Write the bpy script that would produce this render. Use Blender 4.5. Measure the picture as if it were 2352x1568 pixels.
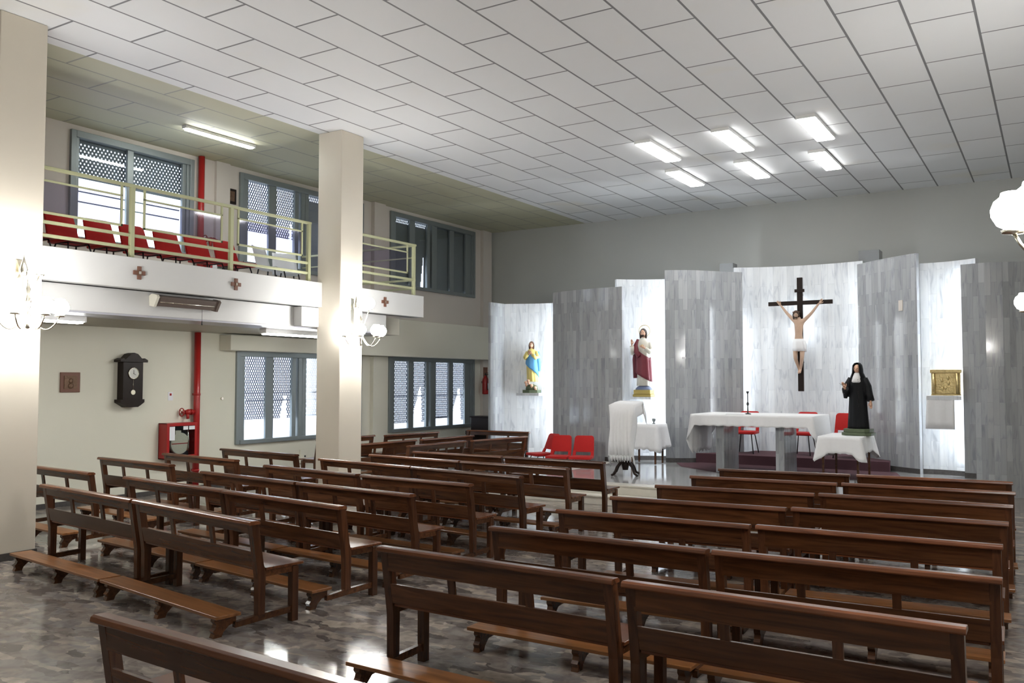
import bpy, bmesh, math, random
from mathutils import Vector, Matrix, noise as mnoise
PI = math.pi
R = math.radians
random.seed(7)
for _o in list(bpy.data.objects):
    bpy.data.objects.remove(_o, do_unlink=True)
SC = bpy.context.scene
COL = SC.collection

# ------------------------------------------------------------------ camera, world, exposure
cam_d = bpy.data.cameras.new('camera')
cam = bpy.data.objects.new('camera', cam_d)
COL.objects.link(cam)
YA, PT, RO = R(31.84), R(2.567), R(0.041)
fw = Vector((-math.sin(YA)*math.cos(PT), math.cos(YA)*math.cos(PT), math.sin(PT)))
rt0 = Vector((math.cos(YA), math.sin(YA), 0))
up0 = rt0.cross(fw)
rt = rt0*math.cos(RO) + up0*math.sin(RO)
up = -rt0*math.sin(RO) + up0*math.cos(RO)
cam.matrix_world = Matrix(((rt.x, up.x, -fw.x, 0), (rt.y, up.y, -fw.y, 0), (rt.z, up.z, -fw.z, 2.0), (0, 0, 0, 1)))
cam_d.sensor_fit = 'HORIZONTAL'
cam_d.sensor_width = 36.0
cam_d.lens = 2010.7/2352*36.0
cam_d.clip_end = 200
SC.camera = cam
world = bpy.data.worlds.new('overcast_daylight')
SC.world = world
world.use_nodes = True
bg = world.node_tree.nodes['Background']
bg.inputs[0].default_value = (0.80, 0.87, 1.0, 1)
bg.inputs[1].default_value = 2.2
SC.view_settings.view_transform = 'Standard'
SC.view_settings.look = 'None'
SC.view_settings.gamma = 1.0
SC.view_settings.use_curve_mapping = False
SC.view_settings.exposure = 1.25
E_TUBE, E_GLOBE, E_NICHE, E_LOW = 9.0, 45.0, 26.0, 25.0

# ------------------------------------------------------------------ materials
def new_mat(name):
    m = bpy.data.materials.new(name)
    m.use_nodes = True
    nt = m.node_tree
    return m, nt, nt.nodes['Principled BSDF']
def col4(c): return (c[0], c[1], c[2], 1)
def flat(name, c, rough=0.5, metal=0.0, var=0.06, scale=6.0, bump=0.0, spec=0.5, sheen=0.0, coat=0.0):
    m, nt, b = new_mat(name)
    N, L = nt.nodes, nt.links
    tc = N.new('ShaderNodeTexCoord'); nz = N.new('ShaderNodeTexNoise')
    nz.inputs['Scale'].default_value = scale; nz.inputs['Detail'].default_value = 4
    L.new(tc.outputs['Object'], nz.inputs['Vector'])
    mix = N.new('ShaderNodeMix'); mix.data_type = 'RGBA'
    mix.inputs[6].default_value = col4([max(0, v*(1-var)) for v in c])
    mix.inputs[7].default_value = col4([min(1, v*(1+var)) for v in c])
    L.new(nz.outputs['Fac'], mix.inputs[0]); L.new(mix.outputs[2], b.inputs['Base Color'])
    b.inputs['Roughness'].default_value = rough
    b.inputs['Metallic'].default_value = metal
    b.inputs['Specular IOR Level'].default_value = spec
    b.inputs['Sheen Weight'].default_value = sheen
    b.inputs['Coat Weight'].default_value = coat
    if bump:
        bp = N.new('ShaderNodeBump'); bp.inputs['Strength'].default_value = bump; bp.inputs['Distance'].default_value = 0.01
        L.new(nz.outputs['Fac'], bp.inputs['Height']); L.new(bp.outputs['Normal'], b.inputs['Normal'])
    return m
def emis(name, c, s):
    m, nt, b = new_mat(name)
    b.inputs['Base Color'].default_value = col4(c)
    b.inputs['Emission Color'].default_value = col4(c)
    b.inputs['Emission Strength'].default_value = s
    return m
def ramp(nt, fac, stops, interp='LINEAR'):
    r = nt.nodes.new('ShaderNodeValToRGB'); r.color_ramp.interpolation = interp
    el = r.color_ramp.elements
    while len(el) < len(stops): el.new(0.5)
    for e, (p, c) in zip(el, stops): e.position = p; e.color = col4(c)
    nt.links.new(fac, r.inputs[0])
    return r

def mat_wood(name, dark, light, rough=0.27, sc=(0.9, 11, 11)):
    m, nt, b = new_mat(name)
    N, L = nt.nodes, nt.links
    tc = N.new('ShaderNodeTexCoord'); mp = N.new('ShaderNodeMapping'); oi = N.new('ShaderNodeObjectInfo')
    mp.inputs['Scale'].default_value = sc
    ad = N.new('ShaderNodeVectorMath'); ad.operation = 'ADD'
    ml = N.new('ShaderNodeMath'); ml.operation = 'MULTIPLY'; ml.inputs[1].default_value = 17.0
    L.new(oi.outputs['Random'], ml.inputs[0])
    L.new(tc.outputs['Object'], ad.inputs[0]); L.new(ml.outputs[0], ad.inputs[1])
    L.new(ad.outputs[0], mp.inputs['Vector'])
    nz = N.new('ShaderNodeTexNoise'); nz.inputs['Scale'].default_value = 2.4; nz.inputs['Detail'].default_value = 6
    nz.inputs['Distortion'].default_value = 0.6
    L.new(mp.outputs['Vector'], nz.inputs['Vector'])
    r = ramp(nt, nz.outputs['Fac'], [(0.25, dark), (0.5, [(a+c)/2 for a, c in zip(dark, light)]), (0.8, light)])
    hs = N.new('ShaderNodeHueSaturation')
    mr = N.new('ShaderNodeMapRange'); mr.inputs['To Min'].default_value = 0.72; mr.inputs['To Max'].default_value = 1.35
    L.new(oi.outputs['Random'], mr.inputs['Value']); L.new(mr.outputs[0], hs.inputs['Value'])
    L.new(r.outputs[0], hs.inputs['Color']); L.new(hs.outputs[0], b.inputs['Base Color'])
    b.inputs['Roughness'].default_value = rough
    b.inputs['Coat Weight'].default_value = 0.12; b.inputs['Coat Roughness'].default_value = 0.18; b.inputs['Specular IOR Level'].default_value = 0.42
    bp = N.new('ShaderNodeBump'); bp.inputs['Strength'].default_value = 0.12; bp.inputs['Distance'].default_value = 0.004
    L.new(nz.outputs['Fac'], bp.inputs['Height']); L.new(bp.outputs['Normal'], b.inputs['Normal'])
    return m

def mat_panel(name, c1, c2, wide=False):
    """vertical polished marble strips, UV = (metres along the panel, height)"""
    m, nt, b = new_mat(name)
    N, L = nt.nodes, nt.links
    uv = N.new('ShaderNodeUVMap'); sp = N.new('ShaderNodeSeparateXYZ'); cb = N.new('ShaderNodeCombineXYZ')
    L.new(uv.outputs[0], sp.inputs[0]); L.new(sp.outputs['Y'], cb.inputs['X']); L.new(sp.outputs['X'], cb.inputs['Y'])
    br = N.new('ShaderNodeTexBrick'); br.offset = 0.37 if not wide else 0.5; br.offset_frequency = 2
    br.inputs['Scale'].default_value = 1.0; br.inputs['Brick Width'].default_value = 0.62 if not wide else 0.9
    br.inputs['Row Height'].default_value = 0.095 if not wide else 0.14
    br.inputs['Mortar Size'].default_value = 0.0016; br.inputs['Mortar Smooth'].default_value = 0.3; br.inputs['Bias'].default_value = -0.1
    br.inputs['Color1'].default_value = col4(c1); br.inputs['Color2'].default_value = col4(c2)
    br.inputs['Mortar'].default_value = col4([v*0.75 for v in c1])
    L.new(cb.outputs[0], br.inputs['Vector'])
    mp = N.new('ShaderNodeMapping'); mp.inputs['Scale'].default_value = (13, 2.2, 1)
    L.new(uv.outputs[0], mp.inputs['Vector'])
    ad = N.new('ShaderNodeVectorMath'); ad.operation = 'MULTIPLY_ADD'; ad.inputs[1].default_value = (1, 1, 1)
    bw = N.new('ShaderNodeVectorMath'); bw.operation = 'SCALE'; bw.inputs['Scale'].default_value = 60
    L.new(br.outputs['Color'], bw.inputs[0]); L.new(mp.outputs[0], ad.inputs[0]); L.new(bw.outputs[0], ad.inputs[2])
    nz = N.new('ShaderNodeTexNoise'); nz.inputs['Scale'].default_value = 0.9; nz.inputs['Detail'].default_value = 5; nz.inputs['Distortion'].default_value = 1.0
    L.new(ad.outputs[0], nz.inputs['Vector'])
    r = ramp(nt, nz.outputs['Fac'], [(0.30, (0.70, 0.72, 0.76)), (0.46, (0.93, 0.94, 0.955)), (0.7, (1.0, 1.0, 1.0))])
    mx = N.new('ShaderNodeMix'); mx.data_type = 'RGBA'; mx.blend_type = 'MULTIPLY'; mx.inputs[0].default_value = 1.0
    L.new(br.outputs['Color'], mx.inputs[6]); L.new(r.outputs[0], mx.inputs[7]); L.new(mx.outputs[2], b.inputs['Base Color'])
    b.inputs['Roughness'].default_value = 0.30 if wide else 0.10
    b.inputs['Specular IOR Level'].default_value = 0.35
    return m

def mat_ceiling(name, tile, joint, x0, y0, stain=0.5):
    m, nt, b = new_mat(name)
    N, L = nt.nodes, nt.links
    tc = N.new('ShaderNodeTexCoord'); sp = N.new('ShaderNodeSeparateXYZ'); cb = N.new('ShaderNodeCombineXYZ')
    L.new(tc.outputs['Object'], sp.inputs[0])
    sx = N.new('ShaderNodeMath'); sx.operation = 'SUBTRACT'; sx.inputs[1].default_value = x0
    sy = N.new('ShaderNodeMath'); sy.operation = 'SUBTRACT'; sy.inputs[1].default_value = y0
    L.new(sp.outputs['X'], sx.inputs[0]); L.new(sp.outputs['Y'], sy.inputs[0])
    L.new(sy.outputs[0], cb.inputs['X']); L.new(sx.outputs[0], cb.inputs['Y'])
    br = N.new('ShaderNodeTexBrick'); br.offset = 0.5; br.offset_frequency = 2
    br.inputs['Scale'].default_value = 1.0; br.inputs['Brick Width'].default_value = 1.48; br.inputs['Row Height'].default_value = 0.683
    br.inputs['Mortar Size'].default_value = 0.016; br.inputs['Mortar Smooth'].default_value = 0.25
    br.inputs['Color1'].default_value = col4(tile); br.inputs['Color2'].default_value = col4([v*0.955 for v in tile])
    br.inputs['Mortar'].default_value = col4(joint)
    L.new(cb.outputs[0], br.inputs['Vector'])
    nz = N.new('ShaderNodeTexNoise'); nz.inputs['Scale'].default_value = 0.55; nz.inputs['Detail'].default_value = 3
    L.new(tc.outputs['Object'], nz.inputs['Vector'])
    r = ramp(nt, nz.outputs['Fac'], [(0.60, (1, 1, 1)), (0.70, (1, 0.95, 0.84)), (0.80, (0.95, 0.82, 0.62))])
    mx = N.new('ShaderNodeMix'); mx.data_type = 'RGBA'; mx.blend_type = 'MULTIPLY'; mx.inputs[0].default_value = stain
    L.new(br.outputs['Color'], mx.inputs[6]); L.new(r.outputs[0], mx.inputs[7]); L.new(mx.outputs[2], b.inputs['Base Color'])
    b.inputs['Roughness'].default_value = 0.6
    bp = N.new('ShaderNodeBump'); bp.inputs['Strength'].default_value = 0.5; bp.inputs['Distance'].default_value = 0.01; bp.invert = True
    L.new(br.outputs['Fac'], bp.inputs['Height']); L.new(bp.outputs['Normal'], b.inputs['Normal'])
    return m

def mat_floor():
    m, nt, b = new_mat('polished_marble_floor')
    N, L = nt.nodes, nt.links
    tc = N.new('ShaderNodeTexCoord'); mp = N.new('ShaderNodeMapping')
    mp.inputs['Rotation'].default_value = (0, 0, 0.7); mp.inputs['Scale'].default_value = (5.0, 11.0, 5)
    L.new(tc.outputs['Object'], mp.inputs['Vector'])
    nz = N.new('ShaderNodeTexNoise'); nz.inputs['Scale'].default_value = 0.8; nz.inputs['Detail'].default_value = 4
    L.new(mp.outputs[0], nz.inputs['Vector'])
    ad = N.new('ShaderNodeVectorMath'); ad.operation = 'MULTIPLY_ADD'; ad.inputs[1].default_value = (1.6, 1.6, 1.6)
    L.new(nz.outputs['Color'], ad.inputs[0]); L.new(mp.outputs[0], ad.inputs[2])
    vo = N.new('ShaderNodeTexVoronoi'); vo.feature = 'F1'; vo.inputs['Scale'].default_value = 1.0
    L.new(ad.outputs[0], vo.inputs['Vector'])
    sp = N.new('ShaderNodeSeparateColor'); L.new(vo.outputs['Color'], sp.inputs[0])
    r = ramp(nt, sp.outputs[0], [(0.0, (0.12, 0.105, 0.098)), (0.2, (0.20, 0.175, 0.16)), (0.42, (0.27, 0.235, 0.21)),
                                 (0.62, (0.22, 0.205, 0.20)), (0.82, (0.33, 0.285, 0.245)), (1.0, (0.42, 0.37, 0.32))])
    mp2 = N.new('ShaderNodeMapping'); mp2.inputs['Scale'].default_value = (2.2, 2.2, 2.2)
    L.new(tc.outputs['Object'], mp2.inputs['Vector'])
    n2 = N.new('ShaderNodeTexNoise'); n2.inputs['Scale'].default_value = 3.0; n2.inputs['Detail'].default_value = 8; n2.inputs['Distortion'].default_value = 1.2
    L.new(mp2.outputs[0], n2.inputs['Vector'])
    r2 = ramp(nt, n2.outputs['Fac'], [(0.35, (0.62, 0.60, 0.60)), (0.65, (1.2, 1.18, 1.15))])
    mx = N.new('ShaderNodeMix'); mx.data_type = 'RGBA'; mx.blend_type = 'MULTIPLY'; mx.inputs[0].default_value = 0.8
    L.new(r.outputs[0], mx.inputs[6]); L.new(r2.outputs[0], mx.inputs[7]); L.new(mx.outputs[2], b.inputs['Base Color'])
    b.inputs['Roughness'].default_value = 0.13
    b.inputs['Specular IOR Level'].default_value = 0.75
    n3 = N.new('ShaderNodeTexNoise'); n3.inputs['Scale'].default_value = 5.0
    L.new(tc.outputs['Object'], n3.inputs['Vector'])
    bp = N.new('ShaderNodeBump'); bp.inputs['Strength'].default_value = 0.05; bp.inputs['Distance'].default_value = 0.02
    L.new(n3.outputs['Fac'], bp.inputs['Height']); L.new(bp.outputs['Normal'], b.inputs['Normal'])
    return m

M = {}
M['ceil'] = mat_ceiling('white_ceiling_tiles', (0.79, 0.80, 0.81), (0.20, 0.20, 0.21), -1.362, 10.95-0.74)
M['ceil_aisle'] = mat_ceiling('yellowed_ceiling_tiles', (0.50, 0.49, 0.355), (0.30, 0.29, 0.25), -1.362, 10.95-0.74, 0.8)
M['floor'] = mat_floor()
M['cream'] = flat('cream_wall_paint', (0.72, 0.70, 0.60), 0.55, var=0.03, scale=1.5)
M['upwall'] = flat('pinkish_grey_wall_paint', (0.62, 0.57, 0.52), 0.6, var=0.03, scale=1.5)
M['greywall'] = flat('grey_wall_paint', (0.47, 0.48, 0.46), 0.6, var=0.03, scale=1.0)
M['pillar'] = flat('beige_gloss_pillar_paint', (0.73, 0.67, 0.565), 0.38, var=0.03, scale=2)
M['white'] = flat('white_gloss_paint', (0.80, 0.80, 0.79), 0.35, var=0.02, scale=2)
M['fascia'] = flat('white_matt_balcony_paint', (0.62, 0.62, 0.61), 0.5, var=0.02, scale=2)
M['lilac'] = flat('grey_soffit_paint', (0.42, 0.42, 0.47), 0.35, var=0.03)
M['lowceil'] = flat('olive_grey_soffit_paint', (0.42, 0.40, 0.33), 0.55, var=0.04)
M['base'] = flat('dark_granite_baseboard', (0.075, 0.07, 0.068), 0.25, var=0.3, scale=30)
M['wood'] = mat_wood('dark_varnished_wood', (0.032, 0.0105, 0.004), (0.125, 0.046, 0.016))
M['wood_v'] = mat_wood('dark_varnished_upright_wood', (0.034, 0.0115, 0.005), (0.100, 0.036, 0.014), 0.27, (11, 11, 0.9))
M['wood_red'] = mat_wood('reddish_varnished_wood', (0.050, 0.0145, 0.006), (0.185, 0.062, 0.022))
M['kneel'] = mat_wood('light_varnished_kneeler_wood', (0.10, 0.038, 0.012), (0.30, 0.125, 0.042), 0.3)
M['black_wood'] = flat('near_black_stained_wood', (0.014, 0.007, 0.005), 0.45, var=0.3, scale=12, spec=0.25)
M['alu'] = flat('grey_aluminium_frame', (0.235, 0.265, 0.27), 0.4, 0.4, var=0.04)
M['shutter'] = flat('grey_roller_shutter', (0.17, 0.19, 0.20), 0.55, var=0.05)
M['shutter_lo'] = flat('lilac_grey_roller_shutter', (0.34, 0.34, 0.42), 0.55, var=0.05)
M['rail'] = flat('pale_olive_enamel', (0.43, 0.44, 0.265), 0.35, var=0.03)
M['red'] = flat('red_chair_fabric', (0.46, 0.011, 0.010), 0.7, var=0.10, scale=40, bump=0.15, sheen=0.05, spec=0.3)
M['redpaint'] = flat('red_gloss_paint', (0.34, 0.013, 0.012), 0.3, var=0.05)
M['black'] = flat('black_enamel', (0.018, 0.018, 0.02), 0.4, var=0.1)
M['cloth'] = flat('white_linen', (0.80, 0.80, 0.81), 0.85, var=0.03, scale=20, bump=0.1, sheen=0.1)
M['carpet'] = flat('dark_plum_carpet', (0.085, 0.035, 0.045), 0.95, var=0.2, scale=120, bump=0.4)
M['step'] = flat('cream_step_marble', (0.66, 0.63, 0.56), 0.2, var=0.12, scale=7)
M['platform'] = flat('grey_polished_marble', (0.36, 0.36, 0.36), 0.1, var=0.22, scale=5, spec=0.8)
M['chrome'] = flat('polished_brass_and_chrome', (0.72, 0.68, 0.58), 0.22, 1.0, var=0.05)
M['gold'] = flat('gilt_metal', (0.66, 0.53, 0.27), 0.28, 1.0, var=0.25, scale=35, bump=0.8)
M['skin'] = flat('painted_skin_tone', (0.66, 0.40, 0.28), 0.5, var=0.08, scale=20)
M['skin_pale'] = flat('painted_corpus_skin', (0.50, 0.34, 0.245), 0.45, var=0.12, scale=15)
M['hair'] = flat('dark_brown_painted_hair', (0.045, 0.025, 0.016), 0.6, var=0.3, scale=30)
M['hair2'] = flat('brown_painted_hair', (0.12, 0.06, 0.035), 0.6, var=0.3, scale=30)
M['habit'] = flat('black_habit_paint', (0.006, 0.0065, 0.008), 0.6, var=0.2, scale=10, spec=0.2)
M['yellow'] = flat('pale_yellow_robe_paint', (0.72, 0.60, 0.20), 0.5, var=0.08, scale=15)
M['blue'] = flat('sky_blue_mantle_paint', (0.10, 0.33, 0.62), 0.5, var=0.08, scale=15)
M['maroon'] = flat('maroon_mantle_paint', (0.155, 0.016, 0.03), 0.5, var=0.12, scale=15)
M['robe'] = flat('off_white_robe_paint', (0.70, 0.68, 0.60), 0.5, var=0.06, scale=15)
M['green'] = flat('mossy_green_base_paint', (0.085, 0.11, 0.06), 0.5, var=0.25, scale=12)
M['bluebase'] = flat('slate_blue_globe_paint', (0.10, 0.13, 0.22), 0.45, var=0.15)
M['olivegold'] = flat('dull_gold_plinth_paint', (0.34, 0.26, 0.07), 0.4, 0.3, var=0.1)
M['pvc'] = flat('white_moulded_plastic', (0.80, 0.82, 0.88), 0.35, var=0.02)
M['brownmetal'] = flat('brown_enamel_heater', (0.13, 0.10, 0.085), 0.45, var=0.12, scale=20)
M['bronze'] = flat('bronze_relief', (0.15, 0.085, 0.05), 0.45, 0.4, var=0.35, scale=25, bump=0.8)
M['copper'] = flat('reddish_brown_wood_plaque', (0.17, 0.072, 0.045), 0.5, var=0.1, scale=20)
M['dial'] = flat('ivory_clock_dial', (0.62, 0.62, 0.58), 0.35, var=0.05, scale=30)
M['paper'] = flat('white_paper', (0.78, 0.78, 0.82), 0.7, var=0.03)
M['hose'] = flat('cream_canvas_hose', (0.60, 0.55, 0.42), 0.8, var=0.1, scale=40, bump=0.3)
M['darkin'] = flat('dark_grey_interior', (0.05, 0.055, 0.065), 0.6)
M['tube'] = emis('fluorescent_panel_light', (1.0, 1.0, 0.98), E_TUBE)
M['tube_low'] = emis('fluorescent_tube_light', (0.97, 1.0, 0.96), E_LOW)
M['globe'] = emis('lit_opal_glass', (1.0, 0.99, 0.97), E_GLOBE)
M['niche'] = emis('hidden_cool_tube_light', (0.90, 0.96, 1.0), E_NICHE)
M['niche_dim'] = emis('hidden_dim_tube_light', (0.90, 0.96, 1.0), E_NICHE*0.36)
M['niche_bright'] = emis('hidden_bright_tube_light', (0.90, 0.96, 1.0), E_NICHE*1.8)
def mat_glass():
    m, nt, b = new_mat('clear_window_glass')
    N, L = nt.nodes, nt.links
    t = N.new('ShaderNodeBsdfTransparent'); t.inputs[0].default_value = (0.90, 0.93, 0.95, 1)
    g = N.new('ShaderNodeBsdfGlossy'); g.inputs['Roughness'].default_value = 0.03
    f = N.new('ShaderNodeMath'); f.operation = 'MULTIPLY'; f.inputs[1].default_value = 0.5
    lw = N.new('ShaderNodeLayerWeight'); lw.inputs[0].default_value = 0.3
    L.new(lw.outputs['Fresnel'], f.inputs[0])
    mx = N.new('ShaderNodeMixShader'); L.new(f.outputs[0], mx.inputs[0]); L.new(t.outputs[0], mx.inputs[1]); L.new(g.outputs[0], mx.inputs[2])
    L.new(mx.outputs[0], N['Material Output'].inputs[0]); N.remove(b)
    return m
M['glass'] = mat_glass()
def mat_tint():
    m, nt, b = new_mat('lilac_tinted_safety_glass')
    N, L = nt.nodes, nt.links
    t = N.new('ShaderNodeBsdfTransparent'); t.inputs[0].default_value = (0.74, 0.72, 0.82, 1)
    g = N.new('ShaderNodeBsdfGlossy'); g.inputs['Roughness'].default_value = 0.05
    mx = N.new('ShaderNodeMixShader'); mx.inputs[0].default_value = 0.07
    L.new(t.outputs[0], mx.inputs[1]); L.new(g.outputs[0], mx.inputs[2])
    L.new(mx.outputs[0], N['Material Output'].inputs[0]); N.remove(b)
    return m
M['tint'] = mat_tint()
M['panel_front'] = mat_panel('grey_veined_marble_strips', (0.34, 0.35, 0.36), (0.47, 0.48, 0.495))
M['panel_niche'] = mat_panel('pale_marble_strips', (0.66, 0.68, 0.70), (0.80, 0.82, 0.84), True)

# ------------------------------------------------------------------ geometry helpers
class MB:
    def __init__(s): s.bm = bmesh.new(); s.mi = 0
    def _f(s, vs, smooth=False):
        try:
            f = s.bm.faces.new(vs); f.material_index = s.mi; f.smooth = smooth; return f
        except ValueError: return None
    def box(s, x0, x1, y0, y1, z0, z1):
        return s.hexa([(x0, y0, z0), (x1, y0, z0), (x1, y1, z0), (x0, y1, z0), (x0, y0, z1), (x1, y0, z1), (x1, y1, z1), (x0, y1, z1)])
    def hexa(s, p):
        v = [s.bm.verts.new(q) for q in p]
        for i in ((3, 2, 1, 0), (4, 5, 6, 7), (0, 1, 5, 4), (1, 2, 6, 5), (2, 3, 7, 6), (3, 0, 4, 7)): s._f([v[k] for k in i])
        return s
    def prism(s, pts, a, b, axis='x', smooth=False):
        """pts: 2-D outline; extruded from a to b along axis"""
        def P(u, v, t):
            return (t, u, v) if axis == 'x' else ((u, t, v) if axis == 'y' else (u, v, t))
        A = [s.bm.verts.new(P(u, v, a)) for u, v in pts]; B = [s.bm.verts.new(P(u, v, b)) for u, v in pts]
        n = len(pts)
        s._f(A[::-1]); s._f(B)
        for i in range(n): s._f([A[i], A[(i+1) % n], B[(i+1) % n], B[i]], smooth)
        return s
    def tube(s, path, r, n=8, cap=True):
        path = [Vector(p) for p in path]; rs = r if isinstance(r, (list, tuple)) else [r]*len(path)
        rings = []
        ref = None
        for i, p in enumerate(path):
            d = (path[min(i+1, len(path)-1)] - path[max(i-1, 0)])
            d = d.normalized() if d.length > 1e-9 else Vector((0, 0, 1))
            if ref is None: ref = Vector((0, 0, 1)) if abs(d.z) < 0.9 else Vector((1, 0, 0))
            a = d.cross(ref)
            if a.length < 1e-6: a = d.orthogonal()
            a.normalize(); b_ = d.cross(a).normalized(); ref = b_.cross(d) if False else ref
            rings.append([s.bm.verts.new(p + (a*math.cos(2*PI*k/n) + b_*math.sin(2*PI*k/n))*rs[i]) for k in range(n)])
        for i in range(len(rings)-1):
            for k in range(n): s._f([rings[i][k], rings[i][(k+1) % n], rings[i+1][(k+1) % n], rings[i+1][k]], True)
        if cap: s._f(rings[0][::-1]); s._f(rings[-1])
        return s
    def loft(s, rings, n=24, cap=True):
        """rings: list of functions/tuples -> each a list of 3-D points"""
        V = [[s.bm.verts.new(p) for p in ring] for ring in rings]
        m = len(V[0])
        for i in range(len(V)-1):
            for k in range(m): s._f([V[i][k], V[i][(k+1) % m], V[i+1][(k+1) % m], V[i+1][k]], True)
        if cap: s._f(V[0][::-1], True); s._f(V[-1], True)
        return s
    def lathe(s, prof, c=(0, 0, 0), n=20):
        rings = [[(c[0]+max(r, 1e-4)*math.cos(2*PI*k/n), c[1]+max(r, 1e-4)*math.sin(2*PI*k/n), c[2]+z) for k in range(n)] for r, z in prof]
        return s.loft(rings)
    def ball(s, c, r, sx=1, sy=1, sz=1, nu=14, nv=9):
        rings = []
        for j in range(nv+1):
            t = -PI/2 + PI*j/nv; q = max(math.cos(t), 0.02)
            rings.append([(c[0]+r*sx*q*math.cos(2*PI*k/nu), c[1]+r*sy*q*math.sin(2*PI*k/nu), c[2]+r*sz*math.sin(t)) for k in range(nu)])
        return s.loft(rings)
    def torus(s, c, R1, r, axis='y', n=24, m=8, a0=0, a1=2*PI):
        full = abs(a1-a0-2*PI) < 1e-6
        pts = []
        cnt = n if full else n+1
        rings = []
        for i in range(cnt):
            a = a0 + (a1-a0)*i/n
            ring = []
            for k in range(m):
                t = 2*PI*k/m; q = R1 + r*math.cos(t); w = r*math.sin(t)
                u, v = q*math.cos(a), q*math.sin(a)
                ring.append({'y': (c[0]+u, c[1]+w, c[2]+v), 'x': (c[0]+w, c[1]+u, c[2]+v), 'z': (c[0]+u, c[1]+v, c[2]+w)}[axis])
            rings.append([s.bm.verts.new(p) for p in ring])
        for i in range(n if full else n):
            A, B = rings[i], rings[(i+1) % cnt]
            for k in range(m): s._f([A[k], A[(k+1) % m], B[(k+1) % m], B[k]], True)
        return s
    def grid(s, pts, smooth=True):
        V = [[s.bm.verts.new(p) for p in row] for row in pts]
        for i in range(len(V)-1):
            for k in range(len(V[0])-1): s._f([V[i][k], V[i][k+1], V[i+1][k+1], V[i+1][k]], smooth)
        return s
    def build(s, name, mat, parent=None, bevel=0.0, seg=2, solid=0.0, rot=None, loc=None, label=None, sub=0):
        me = bpy.data.meshes.new(name)
        bmesh.ops.recalc_face_normals(s.bm, faces=s.bm.faces)
        s.bm.to_mesh(me); s.bm.free()
        for m in (mat if isinstance(mat, (list, tuple)) else [mat]): me.materials.append(m)
        o = bpy.data.objects.new(name, me); COL.objects.link(o)
        if parent: o.parent = parent
        if loc: o.location = loc
        if rot: o.rotation_euler = rot
        if solid:
            md = o.modifiers.new('solid', 'SOLIDIFY'); md.thickness = solid; md.offset = 0
        if bevel:
            md = o.modifiers.new('bevel', 'BEVEL'); md.width = bevel; md.segments = seg; md.limit_method = 'ANGLE'; md.angle_limit = R(40)
        if sub:
            md = o.modifiers.new('sub', 'SUBSURF'); md.levels = sub; md.render_levels = sub
        if label: o['label'] = label
        return o
def tag(o, label, cat, group=None, kind=None):
    o['label'] = label; o['category'] = cat
    if group: o['group'] = group
    if kind: o['kind'] = kind
    return o
def thing(name, loc, rz, label, cat, group=None):
    o = bpy.data.objects.new(name, None); COL.objects.link(o)
    o.empty_display_size = 0.1
    o.location = loc; o.rotation_euler = (0, 0, rz)
    return tag(o, label, cat, group)
def structure(o, label=None):
    o['kind'] = 'structure'
    if label: o['label'] = label
    return o
CH = {}
def kids(o): return [c for c in bpy.data.objects if c.parent == o]
def dup(root, loc, rz, label, scale=None, group=None):
    r = root.copy(); COL.objects.link(r); r.location = loc; r.rotation_euler = (0, 0, rz); r['label'] = label
    if scale: r.scale = scale
    if group: r['group'] = group
    key = root.name
    if key not in CH: CH[key] = [(c, kids(c)) for c in kids(root)]
    for c, gs in CH[key]:
        d = c.copy(); COL.objects.link(d); d.parent = r
        for g in gs:
            e = g.copy(); COL.objects.link(e); e.parent = d
    return r

# ------------------------------------------------------------------ room shell
ZC = 6.15
WX, BY = -13.45, 20.5
PX0, PX1 = -10.46, -9.94
YN, YF, XR = -4.0, BY, 4.2
b = MB(); b.box(WX-0.3, XR+0.3, YN-0.3, BY+0.3, -0.2, 0); structure(b.build('floor', M['floor']))
b = MB(); b.box(PX0, XR+0.3, YN-0.3, BY+0.3, ZC, ZC+0.15); structure(b.build('ceiling', M['ceil']))
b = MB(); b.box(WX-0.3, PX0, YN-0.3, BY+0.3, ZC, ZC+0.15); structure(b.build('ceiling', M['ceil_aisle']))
b = MB(); b.box(WX-0.3, XR+0.3, BY, BY+0.25, 0, ZC); structure(b.build('wall_altar', M['greywall']))
b = MB(); b.box(WX-0.3, XR+0.3, YN-0.25, YN, 0, ZC); structure(b.build('wall_rear', M['cream']))
b = MB(); b.box(XR, XR+0.25, YN, BY, 0, ZC); structure(b.build('wall_right', M['cream']))
WINS = [(8.15, 10.45, 4.28, 6.03), (11.60, 15.10, 4.28, 6.03), (16.15, 19.65, 4.28, 6.03), (11.58, 15.08, 0.80, 2.55), (16.13, 19.63, 0.80, 2.55)]
def wall_cells(z0, z1, wins, name, mat):
    ys = sorted({YN, BY} | {w[0] for w in wins} | {w[1] for w in wins}); zs = sorted({z0, z1} | {w[2] for w in wins} | {w[3] for w in wins})
    b = MB()
    for i in range(len(ys)-1):
        for k in range(len(zs)-1):
            cy, cz = (ys[i]+ys[i+1])/2, (zs[k]+zs[k+1])/2
            if any(w[0] < cy < w[1] and w[2] < cz < w[3] for w in wins): continue
            b.box(WX-0.25, WX, ys[i], ys[i+1], zs[k], zs[k+1])
    return structure(b.build(name, mat))
wall_cells(0, 3.42, WINS[3:], 'wall_left', M['cream'])
wall_cells(3.42, ZC, WINS[:3], 'wall_left', M['upwall'])
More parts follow.
